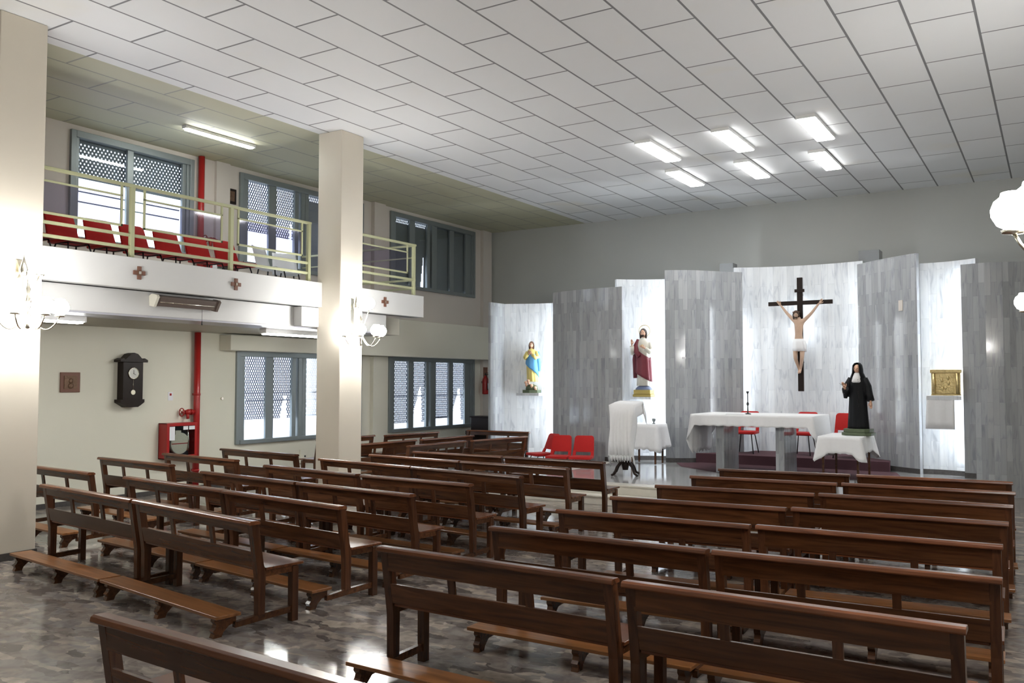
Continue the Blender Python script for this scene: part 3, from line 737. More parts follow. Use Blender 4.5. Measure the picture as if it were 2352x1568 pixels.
put((-11.95, 6.56), (-10.06, 6.40), 'dark pew under the balcony, half hidden by the near pillar', 'pews under the balcony')
put((-12.03, 7.78), (-10.12, 7.60), 'dark pew under the balcony below the wall clock', 'pews under the balcony')
put((-11.86, 8.75), (-9.95, 8.55), 'dark pew under the balcony in front of the red hose cabinet', 'pews under the balcony')
put((-11.86, 9.86), (-9.90, 9.66), 'dark pew under the balcony below the shuttered window with the red pipe behind', 'pews under the balcony')
GS = 'side pews set lengthwise near the front windows'
# side pews: backs parallel to the window wall
put((-10.55, 11.72), (-10.42, 13.36), 'side pew beyond the second pillar, second line from the windows, nearer end', GS)
put((-10.40, 13.48), (-10.28, 15.10), 'side pew in the second line from the windows, nearer the altar', GS)
put((-9.55, 12.02), (-9.48, 13.66), 'side pew in the line nearest the aisle, nearer end, wide top rail', GS)
put((-9.42, 13.78), (-9.18, 15.42), 'side pew in the line nearest the aisle, beside the red chairs', GS)
put((-12.02, 12.35), (-12.06, 14.05), 'side pew against the window wall, partly behind the second pillar', GS)
put((-11.82, 14.10), (-11.66, 15.75), 'side pew against the window wall below the last shuttered window', GS)
put((-9.90, 16.76), (-11.55, 16.68), 'pew standing across in front of the lit niche with the blue-clad statue', GS)
first = {}
for loc, a, sc, lab, grp in pews:
    ub = 0.71 if grp == 'pews in the block away from the windows' else 0.765
    if ub not in first:
        first[ub] = make_pew(lab, grp, ub); first[ub].location = loc; first[ub].rotation_euler = (0, 0, a); first[ub].scale = (sc, 1, 1)
        bpy.context.view_layer.update()
    else: dup(first[ub], loc, a, lab, (sc, 1, 1), grp)

# ------------------------------------------------------------------ red chairs
def make_chair(lab, grp, fabric, legs):
    """faces -y; origin on the floor"""
    t = thing('upholstered_chair', (0, 0, 0), 0, lab, 'chair', grp)
    b = MB()
    b.loft([[(x, y, 0.40+z) for x, y in ((-0.215, -0.24), (0.215, -0.24), (0.23, -0.21), (0.225, 0.20), (0.20, 0.23), (-0.20, 0.23), (-0.225, 0.20), (-0.23, -0.21))] for z in (0, 0.02, 0.055)])
    b.build('seat', fabric, t, bevel=0.012, seg=3)
    b = MB()
    def bk(z): return 0.17+0.16*(z-0.42)/0.42
    prof = [(-0.20, 0.52), (0.20, 0.52), (0.20, 0.80), (0.185, 0.835), (0.15, 0.85), (-0.15, 0.85), (-0.185, 0.835), (-0.20, 0.80)]
    A = [(x*(1.0+0.10*(0.85-z)/0.33), bk(z), z) for x, z in prof]
    b.loft([A, [(x, y+0.045, z+0.006) for x, y, z in A]])
    for s in (-1, 1):
        b.hexa([(s*0.225, 0.14, 0.42), (s*0.16, 0.14, 0.42), (s*0.16, 0.20, 0.42), (s*0.225, 0.20, 0.42),
                (s*0.218, bk(0.52), 0.54), (s*0.155, bk(0.52), 0.54), (s*0.155, bk(0.52)+0.045, 0.54), (s*0.218, bk(0.52)+0.045, 0.54)])
    b.build('backrest', fabric, t, bevel=0.010, seg=2)
    for sx in (-1, 1):
        for sy in (-1, 1):
            b = MB(); b.tube([(sx*0.14, sy*0.14, 0.405), (sx*0.155, sy*0.17, 0.32), (sx*0.20, sy*0.235, 0.0)], 0.011, 8); b.build('leg', legs, t)
    b = MB(); b.tube([(-0.14, -0.14, 0.40), (0.14, -0.14, 0.40)], 0.010, 8); b.tube([(-0.14, 0.14, 0.40), (0.14, 0.14, 0.40)], 0.010, 8); b.tube([(-0.14, -0.14, 0.395), (-0.14, 0.14, 0.395)], 0.010, 8); b.tube([(0.14, -0.14, 0.395), (0.14, 0.14, 0.395)], 0.010, 8)
    b.build('under_frame', legs, t)
    return t
gB = 'red chairs in a row on the balcony'
names = ['red chair on the balcony half hidden by the near pillar', 'red chair on the balcony, second beyond the near pillar', 'red chair on the balcony in front of the first bright window pane',
         'red chair on the balcony behind the first railing post', 'red chair on the balcony below the window corner', 'red chair on the balcony in front of the red standpipe', 'red chair at the far end of the balcony row, in front of the second window']
c0 = make_chair(names[0], gB, M['red'], M['black'])
c0.location = (-11.12, 6.22, 3.42); c0.rotation_euler = (0, 0, PI/2)
bpy.context.view_layer.update()
for i in range(1, 7):
    dup(c0, (-11.12, 6.22+0.553*i, 3.42), PI/2+R(random.uniform(-2, 2)), names[i], None, gB)
gA = 'red chairs beside the altar screen'
dup(c0, (-9.46, 16.40, 0.0), R(-30), 'red chair, turned sideways, below the lit niche of the blue-clad statue', None, gA)
dup(c0, (-8.80, 16.00, 0.0), R(15), 'red chair, middle of the three by the grey marble panel', None, gA)
dup(c0, (-8.33, 16.12, 0.0), R(16), 'red chair of the three by the marble panel, nearest the lectern', None, gA)
gD = 'red chairs on the carpeted dais'
dup(c0, (-5.50, 18.08, 0.508), 0.06, 'red chair under the altar edge, between the two marble supports', None, gD)
dup(c0, (-4.38, 18.25, 0.508), -0.05, 'red chair behind the altar, below the crucifix', None, gD)
dup(c0, (-3.52, 17.98, 0.508), 0.08, 'red chair behind the statue in the black habit', None, gD)
# white plastic chairs on the balcony
def make_pvc(lab, grp):
    t = thing('plastic_chair', (0, 0, 0), 0, lab, 'chair', grp)
    b = MB(); pts = []
    for i in range(13):
        q = i/12.0
        if q < 0.5: y, z = -0.22+0.80*q, 0.43-0.02*math.sin(PI*q*2)
        else: y, z = 0.18+0.12*(q-0.5)*2, 0.43+0.40*(q-0.5)*2
        pts.append([(x*(1-0.12*max(0, q-0.5)), y-0.05*(abs(x)/0.22)**2*(1 if q > 0.5 else 0), z+0.03*(abs(x)/0.22)**3*(1 if q < 0.5 else 0)) for x in (-0.22, -0.16, -0.08, 0, 0.08, 0.16, 0.22)])
    b.grid(pts); b.build('shell', M['pvc'], t, solid=0.012)
    for sx in (-1, 1):
        for sy in (-1, 1):
            b = MB(); b.tube([(sx*0.15, sy*0.15, 0.43), (sx*0.21, sy*0.22, 0.0)], 0.012, 8); b.build('leg', M['black'], t)
    return t
w0 = make_pvc('white plastic chair on the balcony, next to the last red chair', 'white chairs on the balcony')
w0.location = (-11.1, 10.25, 3.42); w0.rotation_euler = (0, 0, PI/2+0.3); bpy.context.view_layer.update()
dup(w0, (-11.35, 10.85, 3.42), PI/2-0.5, 'white plastic chair on the balcony, partly behind the second pillar')

# ------------------------------------------------------------------ cloths and altar furniture
def drape(name, x0, x1, y0, y1, z, drops, mat, parent=None, wav=0.02, seed=1, corner=0.12, nx=28, loc=(0, 0, 0), cw=0.12):
    """top sheet plus hanging sides; drops = (front, right, back, left)"""
    rnd = random.Random(seed)
    b = MB(); W, D = x1-x0, y1-y0
    per = []
    n1, n2 = nx, max(8, int(nx*D/W))
    for i in range(n1): per.append((x0+W*i/n1, y0, 0, -1, drops[0], i/n1))
    for i in range(n2): per.append((x1, y0+D*i/n2, 1, 0, drops[1], i/n2))
    for i in range(n1): per.append((x1-W*i/n1, y1, 0, 1, drops[2], i/n1))
    for i in range(n2): per.append((x0, y1-D*i/n2, -1, 0, drops[3], i/n2))
    N = len(per); ph = rnd.uniform(0, 6)
    rows = []
    K = 7
    for k in range(K+1):
        q = k/K; row = []
        for j, (x, y, nx_, ny_, dp, f) in enumerate(per):
            prev, nxt = per[(j-1) % N], per[(j+1) % N]
            cf = min(f, 1-f); e = math.exp(-(cf*W/cw)**2 if ny_ else -(cf*D/cw)**2)
            dd = dp
            if e > 0.02:
                si = 0 if ny_ < 0 else 1 if nx_ > 0 else 2 if ny_ > 0 else 3
                other = drops[(si-1) % 4] if f < 0.5 else drops[(si+1) % 4]
                dd = dp*(1-e*0.5) + e*0.5*other + e*corner
            nxx, nyy = nx_, ny_
            if e > 0.02:
                cx = 1 if x > (x0+x1)/2 else -1; cy = 1 if y > (y0+y1)/2 else -1
                nxx = nx_*(1-e*0.5)+cx*e*0.5; nyy = ny_*(1-e*0.5)+cy*e*0.5
            wv = wav*(math.sin(j*0.9+ph)+0.6*math.sin(j*2.1+ph*2))*q
            o = 0.012 + 0.02*q + wv + e*0.07*q
            zz = z - dd*q*(1+0.03*math.sin(j*1.3+ph))
            row.append((x+nxx*o-loc[0], y+nyy*o-loc[1], (z+0.006 if k == 0 else zz)-loc[2]))
        rows.append(row + [row[0]])
    b.grid(rows)
    top = [(p[0], p[1], p[2]) for p in rows[0][:-1]]
    b._f([b.bm.verts.new(p) for p in top])
    bmesh.ops.remove_doubles(b.bm, verts=b.bm.verts, dist=0.0005)
    return b.build(name, mat, parent, solid=0.005, loc=loc if parent is None else None)

# altar
t = thing('altar_table', (-4.72, 16.35, 0.312), 0, 'large altar table on two grey marble supports', 'altar')
def uvbox(b, x0, x1, y0, y1, z0, z1):
    uvl = b.bm.loops.layers.uv.verify()
    for ps, ax in (([(x0, y0, z0), (x1, y0, z0), (x1, y0, z1), (x0, y0, z1)], 0), ([(x1, y0, z0), (x1, y1, z0), (x1, y1, z1), (x1, y0, z1)], 1),
                   ([(x1, y1, z0), (x0, y1, z0), (x0, y1, z1), (x1, y1, z1)], 0), ([(x0, y1, z0), (x0, y0, z0), (x0, y0, z1), (x0, y1, z1)], 1),
                   ([(x0, y0, z1), (x1, y0, z1), (x1, y1, z1), (x0, y1, z1)], 0), ([(x0, y1, z0), (x1, y1, z0), (x1, y0, z0), (x0, y0, z0)], 0)):
        f = b.bm.faces.new([b.bm.verts.new(p) for p in ps])
        for l, p in zip(f.loops, ps): l[uvl].uv = (p[ax]+ (3.3 if ax else 0), p[2])
b = MB(); uvbox(b, -1.08, 1.08, -0.60, 0.62, 0.99, 1.055); b.build('tabletop', M['panel_front'], t)
for x in (-0.68, 0.42):
    b = MB(); uvbox(b, x, x+0.15, -0.46, 0.42, 0, 0.99); b.build('marble_support', M['panel_front'], t)
tag(drape('altar_cloth', -5.82, -3.62, 15.73, 17.0, 1.375, (0.20, 0.72, 0.22, 0.72), M['cloth'], seed=3, nx=60, corner=0.0, wav=0.009, cw=0.035, loc=(-4.72, 16.35, 1.37)),
    'white cloth over the altar table, hanging long at both ends', 'tablecloth')
t = thing('candle_holder', (-4.86, 16.1, 1.38), 0, 'thin dark candle holder standing on the altar cloth', 'candle holder')
b = MB(); b.lathe([(0.0, 0), (0.06, 0), (0.06, 0.015), (0.012, 0.03), (0.008, 0.16), (0.022, 0.18), (0.022, 0.21), (0.008, 0.23), (0.008, 0.38), (0.02, 0.40), (0.028, 0.425), (0.0, 0.43)], (0, 0, 0), 14); b.build('stand', M['black'], t)
b = MB(); b.box(-0.17, 0.17, -0.05, 0.05, -0.0, 0.012); tag(b.build('book', M['paper'], loc=(-5.02, 15.88, 1.385)), 'thin open booklet lying on the altar cloth', 'book')

# dais, carpet
b = MB(); b.prism([(-6.42, 17.60), (-2.66, 17.60), (-2.70, 17.93), (-2.92, 18.12), (-3.14, 18.32), (-3.44, 18.66), (-3.46, 18.98), (-4.6, 19.14), (-5.55, 18.90), (-5.60, 18.50), (-5.80, 18.28), (-5.97, 18.08), (-6.15, 17.86), (-6.33, 17.66)], 0.30, 0.50, 'z')
tag(b.build('carpeted_dais', M['carpet'], bevel=0.008), 'low dais covered in dark plum carpet behind the altar', 'dais')
b = MB(); b.prism([(-6.70, 17.25), (-6.38, 16.66), (-5.45, 15.98), (-3.2, 15.9), (-2.3, 16.6), (-2.55, 17.58), (-6.3, 17.58)], 0.301, 0.312, 'z')
tag(b.build('carpet', M['carpet']), 'dark plum carpet on the marble floor under the altar', 'carpet')

# lectern
t = thing('lectern', (-6.63, 14.55, 0.30), 0, 'wooden pedestal lectern hidden under a fringed white cloth', 'lectern')
b = MB(); b.lathe([(0, 0.1), (0.05, 0.10), (0.07, 0.2), (0.035, 0.30), (0.035, 0.6), (0.05, 0.75), (0.03, 0.9), (0.03, 1.16), (0, 1.18)], (0, 0, 0), 16); b.build('column', M['black_wood'], t)
for k in range(4):
    a = PI/4+k*PI/2+0.35
    b = MB(); pts = [(math.cos(a)*r, math.sin(a)*r, z) for r, z in ((0.02, 0.24), (0.10, 0.24), (0.19, 0.16), (0.25, 0.05), (0.32, 0.022))]
    b.tube(pts, [0.03, 0.032, 0.027, 0.022, 0.022], 8); b.build('foot', M['black_wood'], t)
b = MB(); b.hexa([(-0.22, -0.16, 1.16), (0.22, -0.16, 1.16), (0.22, 0.22, 1.24), (-0.22, 0.22, 1.24), (-0.22, -0.16, 1.18), (0.22, -0.16, 1.18), (0.22, 0.22, 1.32), (-0.22, 0.22, 1.32)]); b.build('desk', M['black_wood'], t)
def lectern_cloth():
    b = MB(); rows = []
    N = 30
    prof = [(0.23, 1.12), (0.235, 1.33), (0.10, 1.315), (-0.17, 1.27), (-0.20, 1.1), (-0.21, 0.85), (-0.215, 0.6), (-0.21, 0.36)]
    for (y, z) in prof:
        row = []
        for i in range(N+1):
            u = -1+2*i/N; side = abs(u) > 0.72
            x = u/0.72*0.205 if not side else math.copysign(0.205+0.022+0.028*math.sin(z*6+u), u)
            yy, zz = y, z
            if side: zz = z-(abs(u)-0.72)/0.28*0.22; yy = y+(abs(u)-0.72)/0.28*0.14
            hang = max(0, 1.27-zz)
            yy += 0.012*math.sin(i*1.7)*min(1, hang*2); x += 0.01*math.sin(z*9+i)*min(1, hang)
            row.append((x, yy, zz))
        rows.append(row)
    b.grid(rows)
    bb = b.build('lectern_cloth', M['cloth'], solid=0.005, loc=(-6.63, 14.55, 0.305))
    f = MB()
    for i in range(24):
        x = -0.205+0.41*i/23.0; f.tube([(x, -0.21, 0.37), (x+0.006*math.sin(i*2), -0.215, 0.27+0.02*math.sin(i*1.9))], [0.008, 0.004], 6)
    f.build('fringe', M['cloth'], bb)
    tag(bb, 'white fringed cloth draped over the lectern', 'cloth')
lectern_cloth()

# small tables with cloths
def small_table(x0, x1, y0, y1, z0, z1, lab, leg_l=0.04):
    t = thing('side_table', ((x0+x1)/2, (y0+y1)/2, z0), 0, lab, 'table')
    hx, hy, h = (x1-x0)/2, (y1-y0)/2, z1-z0
    b = MB(); b.box(-hx, hx, -hy, hy, h-0.025, h); b.build('tabletop', M['wood'], t, bevel=0.004)
    for sx in (-1, 1):
        for sy in (-1, 1):
            cx, cy = sx*(hx-0.05), sy*(hy-0.05)
            b = MB(); b.hexa([(cx-0.016, cy-0.016, 0), (cx+0.016, cy-0.016, 0), (cx+0.016, cy+0.016, 0), (cx-0.016, cy+0.016, 0), (cx-leg_l/2, cy-leg_l/2, h-0.025), (cx+leg_l/2, cy-leg_l/2, h-0.025), (cx+leg_l/2, cy+leg_l/2, h-0.025), (cx-leg_l/2, cy+leg_l/2, h-0.025)])
            b.build('leg', M['wood'], t)
    return t
small_table(-3.46, -2.80, 15.52, 16.66, 0.312, 1.045, 'wooden table under the statue in the black habit')
tag(drape('tablecloth', -3.47, -2.79, 15.50, 16.68, 1.05, (0.27, 0.27, 0.27, 0.27), M['cloth'], seed=9, nx=26, corner=0.14, wav=0.010, cw=0.10, loc=(-3.12, 16.0, 1.05)),
    'white tablecloth with drooping corners under the statue in the black habit', 'tablecloth')
small_table(-7.50, -6.88, 16.62, 17.1, 0.31, 1.105, 'credence table behind the lectern')
tag(drape('tablecloth', -7.52, -6.87, 16.60, 17.12, 1.11, (0.50, 0.50, 0.3, 0.5), M['cloth'], seed=5, nx=22, corner=0.05, wav=0.010, loc=(-7.2, 16.86, 1.11)),
    'white cloth on the credence table behind the lectern', 'tablecloth')
b = MB(); b.lathe([(0.0, 0), (0.035, 0), (0.03, 0.012), (0.01, 0.03), (0.03, 0.055), (0.038, 0.09), (0.03, 0.11), (0, 0.112)], (0, 0, 0), 14)
tag(b.build('glass_cruet', M['alu'], loc=(-7.04, 16.86, 1.12)), 'small cruet on the white credence cloth', 'cruet')

# ------------------------------------------------------------------ statues
def ring(z, cx, cy, rx, ry, n=28, folds=0, amp=0.0, ph=0.0):
    out = []
    for k in range(n):
        a = 2*PI*k/n; q = 1+amp*math.cos(folds*a+ph)
        out.append((cx+rx*q*math.cos(a), cy+ry*q*math.sin(a), z))
    return out
def robe(prof, n=36, folds=11, ph=0.4):
    return [ring(z, cx, cy, rx, ry, n, folds, amp, ph+z*1.5) for z, cx, cy, rx, ry, amp in prof]
def hand(b, c, d, s=1.0, up=Vector((0, -1, 0))):
    """small hand at c, fingers pointing along d"""
    c, d = Vector(c), Vector(d).normalized(); sd = d.cross(up).normalized()
    b.tube([c-d*0.015*s, c+d*0.02*s, c+d*0.045*s], [0.014*s, 0.021*s, 0.017*s], 8)
    for i in range(4):
        o = sd*(i-1.5)*0.0095*s; L = (0.036, 0.044, 0.041, 0.031)[i]*s
        b.tube([c+d*0.042*s+o, c+d*(0.042*s+L*0.6)+o-up*-0.004*s, c+d*(0.042*s+L)+o+up*0.008*s], [0.0056*s, 0.005*s, 0.0035*s], 6)
    b.tube([c+d*0.008*s+sd*0.018*s, c+d*0.035*s+sd*0.034*s, c+d*0.052*s+sd*0.036*s], [0.0065*s, 0.006*s, 0.004*s], 6)
def head(t, c, r, hairmat, long_hair=True, beard=False, bald=False, skin=None, tilt=(0, 0, 0)):
    skin = skin or M['skin']
    b = MB(); b.ball((0, 0, 0), r, 0.82, 0.92, 1.12, 18, 12)
    b.tube([(0, 0.1*r, -0.9*r), (0, 0.2*r, -1.75*r)], [0.42*r, 0.5*r], 12)
    b.prism([(-0.88*r, 0.18*r), (-1.12*r, -0.22*r), (-0.84*r, -0.26*r)], -0.10*r, 0.10*r, 'x')
    b.ball((0, -0.84*r, -0.52*r), 0.17*r, 1.3, 0.6, 0.5, 10, 6)
    for s in (-1, 1): b.ball((s*0.80*r, 0.05*r, -0.02*r), 0.2*r, 0.4, 0.8, 1.1, 8, 6)
    h = b.build('head', skin, t, loc=c, rot=tilt)
    b = MB()
    for s in (-1, 1): b.ball((s*0.32*r, -0.80*r, 0.12*r), 0.12*r, 1.2, 0.5, 0.7, 8, 6)
    b.build('eyes', M['hair'], h)
    if hairmat:
        b = MB(); b.ball((0, 0.16*r, 0.16*r), r*1.02, 0.93, 0.95, 1.12, 18, 12)
        if long_hair:
            for s in (-1, 1): b.tube([(s*0.70*r, 0.05*r, 0.5*r), (s*0.86*r, 0.05*r, -0.3*r), (s*0.82*r, 0.10*r, -1.2*r), (s*0.75*r, -0.1*r, -2.0*r)], [0.30*r, 0.30*r, 0.30*r, 0.14*r], 10)
            b.tube([(0, 0.6*r, 0.3*r), (0, 0.7*r, -0.8*r), (0, 0.6*r, -1.8*r)], [0.6*r, 0.75*r, 0.5*r], 12)
        b.build('hair', hairmat, h)
    if beard:
        b = MB(); b.ball((0, -0.50*r, -0.80*r), 0.50*r, 1.0, 0.62, 0.85, 14, 8); b.build('beard', hairmat, h)
    return h

# nun statue, z from the table top 1.056
t = thing('nun_statue', (-2.93, 16.12, 1.062), R(-8), 'statue of a nun in black habit holding a pen, on a white-clothed table', 'statue')
b = MB(); b.prism([(-0.25, -0.13), (-0.17, -0.20), (0.17, -0.20), (0.25, -0.13), (0.25, 0.13), (0.17, 0.20), (-0.17, 0.20), (-0.25, 0.13)], 0, 0.05, 'z')
b.prism([(-0.22, -0.12), (-0.15, -0.18), (0.15, -0.18), (0.22, -0.12), (0.22, 0.12), (0.15, 0.18), (-0.15, 0.18), (-0.22, 0.12)], 0.05, 0.115, 'z'); b.build('plinth', M['green'], t, bevel=0.008)
b = MB(); b.loft(robe([(0.115, 0, 0, 0.178, 0.145, 0.05), (0.16, 0, 0, 0.172, 0.14, 0.06), (0.40, 0, 0, 0.155, 0.125, 0.06), (0.65, 0, 0, 0.142, 0.115, 0.05), (0.80, 0, 0, 0.136, 0.11, 0.035), (0.90, 0, 0, 0.140, 0.112, 0.02), (0.98, 0, 0, 0.125, 0.10, 0.01), (1.04, 0, 0.01, 0.06, 0.06, 0)])); b.build('habit', M['habit'], t)
# sleeves and hands
b = MB(); b.tube([(-0.11, 0, 0.98), (-0.17, -0.03, 0.86), (-0.175, -0.09, 0.74), (-0.16, -0.17, 0.80)], [0.055, 0.06, 0.062, 0.055], 14); b.tube([(-0.16, -0.08, 0.78), (-0.19, -0.06, 0.70), (-0.20, -0.05, 0.64)], [0.05, 0.045, 0.03], 10); b.build('sleeve', M['habit'], t)
b = MB(); b.tube([(0.11, 0, 0.98), (0.17, 0, 0.84), (0.20, -0.02, 0.70), (0.225, -0.04, 0.60)], [0.055, 0.06, 0.058, 0.062], 14); b.build('sleeve', M['habit'], t)
b = MB(); b.tube([(-0.165, -0.15, 0.79), (-0.16, -0.20, 0.82)], 0.018, 8); hand(b, (-0.16, -0.20, 0.82), (-0.2, -0.3, 0.9), 1.3); b.build('hand', M['skin'], t)
b = MB(); b.tube([(0.222, -0.04, 0.62), (0.225, -0.045, 0.56)], 0.018, 8); hand(b, (0.226, -0.05, 0.57), (0.1, -0.15, -1), 1.3); b.build('hand', M['skin'], t)
b = MB(); b.tube([(-0.155, -0.23, 0.84), (-0.235, -0.25, 0.90)], [0.005, 0.002], 6); b.build('pen', M['black'], t)
head(t, (0, -0.035, 1.15), 0.066, None)
b = MB(); b.loft([ring(1.082, 0, -0.03, 0.042, 0.046, 20), ring(1.05, 0, -0.038, 0.054, 0.060, 20), ring(1.0, 0, -0.06, 0.066, 0.062, 20), ring(0.93, 0, -0.085, 0.078, 0.045, 20), ring(0.91, 0, -0.09, 0.06, 0.03, 20)]); b.build('white_wimple', M['cloth'], t)
def veil(name, parent, mat, zs, gap=0.62, n=20):
    rows = []
    for z, rx, ry, cy in zs:
        rows.append([(rx*math.sin(a), cy+ry*math.cos(a), z) for a in [(-PI+gap)+(2*PI-2*gap)*i/n for i in range(n+1)]])
    b = MB(); b.grid(rows); return b.build(name, mat, parent, solid=0.010)
veil('veil', t, M['habit'], [(1.255, 0.012, 0.012, 0.0), (1.245, 0.050, 0.055, -0.01), (1.21, 0.075, 0.085, -0.01), (1.15, 0.084, 0.095, 0.0), (1.08, 0.090, 0.095, 0.0), (1.0, 0.125, 0.10, 0.01), (0.90, 0.165, 0.11, 0.02), (0.78, 0.185, 0.12, 0.03), (0.66, 0.19, 0.12, 0.04)])
b = MB()
for i in range(14): b.ball((0.045+0.006*math.sin(i), -0.125-0.01*(i < 8), 0.76-0.035*i+0.2), 0.006, 1, 1, 1, 6, 4)
b.build('rosary', M['black_wood'], t)

# statue in maroon mantle
t = thing('saint_statue', (-7.47, 17.36, 1.66), R(4), 'bearded haloed statue in maroon mantle on a gilt plinth, lit niche', 'statue')
b = MB(); b.box(-0.20, 0.20, -0.15, 0.15, 0, 0.055); b.box(-0.185, 0.185, -0.14, 0.14, 0.055, 0.15); b.build('plinth', M['olivegold'], t, bevel=0.01)
b = MB(); b.ball((0, 0, 0.14), 0.18, 1.05, 0.75, 0.62, 20, 10); b.build('globe_base', M['bluebase'], t)
b = MB(); b.loft(robe([(0.235, 0, 0, 0.15, 0.10, 0.09), (0.45, 0, 0, 0.135, 0.095, 0.08), (0.75, 0, 0, 0.125, 0.09, 0.05), (0.98, 0, 0, 0.13, 0.095, 0.03), (1.10, 0, 0, 0.155, 0.10, 0.02), (1.20, 0, 0, 0.135, 0.085, 0.0), (1.26, 0, 0, 0.05, 0.05, 0)], folds=9)); b.build('robe', M['robe'], t)
b = MB()
def sash(zt, zb):   # slanted mantle lower body
    rows = []
    for i in range(9):
        q = i/8.0; row = []
        for k in range(36):
            a = 2*PI*k/36; x = math.cos(a)
            ztop = zt + 0.10*x*-1; zbot = zb - 0.10*x
            z = ztop+(zbot-ztop)*q; rr = 0.150+0.03*q
            fo = 1+0.06*math.cos(9*a+z*2)
            row.append((rr*fo*math.cos(a), 0.112*fo*(1+0.15*q)*math.sin(a), z))
        rows.append(row+[row[0]])
    b.grid(rows)
sash(0.92, 0.42); b.build('mantle', M['maroon'], t, solid=0.012)
b = MB(); b.tube([(-0.10, -0.02, 1.22), (-0.155, -0.045, 1.08), (-0.13, -0.09, 0.95), (-0.05, -0.11, 0.86)], [0.045, 0.06, 0.055, 0.05], 12); b.tube([(-0.17, 0.02, 1.15), (-0.20, 0.03, 0.8), (-0.19, 0.02, 0.40)], [0.04, 0.06, 0.05], 10); b.build('mantle', M['maroon'], t)
b = MB(); b.tube([(-0.14, 0, 1.15), (-0.20, -0.02, 1.0), (-0.225, -0.06, 0.93), (-0.22, -0.13, 1.08)], [0.045, 0.055, 0.055, 0.045], 12); b.build('sleeve', M['robe'], t)
b = MB(); b.tube([(0.14, 0, 1.15), (0.195, -0.02, 1.0), (0.17, -0.10, 0.95), (0.08, -0.14, 1.02)], [0.045, 0.058, 0.055, 0.045], 12); b.build('sleeve', M['robe'], t)
b = MB(); b.tube([(-0.22, -0.12, 1.07), (-0.215, -0.14, 1.12)], 0.017, 8); hand(b, (-0.215, -0.14, 1.12), (0.05, -0.1, 1), 1.25); b.build('hand', M['skin'], t)
b = MB(); b.tube([(0.10, -0.14, 1.01), (0.06, -0.145, 1.04)], 0.017, 8); hand(b, (0.06, -0.145, 1.04), (-1, -0.1, 0.5), 1.25); b.build('hand', M['skin'], t)
b = MB(); b.ball((0.0, -0.115, 1.08), 0.028, 1, 0.6, 1.2, 10, 8); b.build('heart_emblem', M['gold'], t)
head(t, (0, -0.02, 1.365), 0.075, M['hair'], True, True)
b = MB(); b.torus((0, 0.06, 1.41), 0.125, 0.007, 'y', 28, 6)
for k in range(12):
    a = 2*PI*k/12; b.tube([(0.06*math.cos(a), 0.06, 1.41+0.06*math.sin(a)), (0.12*math.cos(a), 0.06, 1.41+0.12*math.sin(a))], 0.0035, 5)
b.build('halo', M['gold'], t)
b = MB(); uvbox(b, -7.70, -7.24, 17.18, 17.52, 1.61, 1.66); tag(b.build('statue_shelf', M['panel_niche']), 'marble shelf under the statue in the maroon mantle', 'shelf', 'marble statue shelves')

# statue in blue and yellow
t = thing('madonna_statue', (-10.28, 17.42, 1.72), R(10), 'statue of a praying woman in blue mantle and yellow robe with cherubs', 'statue')
b = MB(); b.prism([(-0.18, -0.12), (0.0, -0.16), (0.18, -0.12), (0.19, 0.10), (-0.19, 0.10)], 0, 0.07, 'z'); b.ball((0, 0, 0.10), 0.15, 1.0, 0.75, 0.7, 16, 8); b.build('rocky_base', M['green'], t)
b = MB()
for x, z in ((-0.11, 0.24), (0.03, 0.17), (0.12, 0.12), (-0.05, 0.28)):
    b.ball((x, -0.09, z), 0.038, 1, 1, 1, 10, 8); b.tube([(x, -0.08, z-0.03), (x+0.01, -0.07, z-0.09)], [0.03, 0.025], 8)
b.build('cherubs', M['skin'], t)
b = MB(); b.loft(robe([(0.26, 0.03, 0, 0.12, 0.10, 0.10), (0.34, 0.02, 0, 0.125, 0.10, 0.10), (0.60, 0.0, 0, 0.12, 0.09, 0.07), (0.80, 0, 0, 0.105, 0.08, 0.04), (0.92, 0, 0, 0.12, 0.08, 0.02), (0.98, 0, 0, 0.10, 0.07, 0), (1.03, 0, 0, 0.035, 0.035, 0)], folds=10)); b.build('robe', M['yellow'], t)
rows = []
for i in range(11):
    q = i/10.0; row = []
    for k in range(15):
        u = k/14.0; a = -PI*0.93+PI*0.98*u
        ztop = 0.90-0.02*u; zbot = 0.70-0.34*u
        z = ztop+(zbot-ztop)*q; rr = 0.118+0.035*q
        row.append((rr*math.cos(a)+0.01, 0.105*math.sin(a)*(1+0.12*math.cos(a*7)*0.4), z))
    rows.append(row)
b = MB(); b.grid(rows); b.build('mantle', M['blue'], t, solid=0.014)
b = MB(); b.tube([(0.13, 0.03, 0.95), (0.16, 0.03, 0.7), (0.165, 0.03, 0.5)], [0.04, 0.05, 0.035], 10); b.build('mantle', M['blue'], t)
for s in (-1, 1):
    b = MB(); b.tube([(s*0.10, 0, 0.95), (s*0.155, -0.02, 0.82), (s*0.13, -0.08, 0.80), (s*0.05, -0.12, 0.88)], [0.04, 0.05, 0.045, 0.032], 12); b.build('sleeve', M['yellow'], t)
    b = MB(); hand(b, (s*0.022, -0.125, 0.89), (-s*0.1, -0.2, 1), 1.0); b.build('hand', M['skin'], t)
head(t, (0, -0.02, 1.11), 0.062, M['hair2'], True)
b = MB(); uvbox(b, -10.58, -9.98, 17.22, 17.62, 1.66, 1.72); tag(b.build('statue_shelf', M['panel_niche']), 'marble shelf under the statue in blue and yellow', 'shelf', 'marble statue shelves')

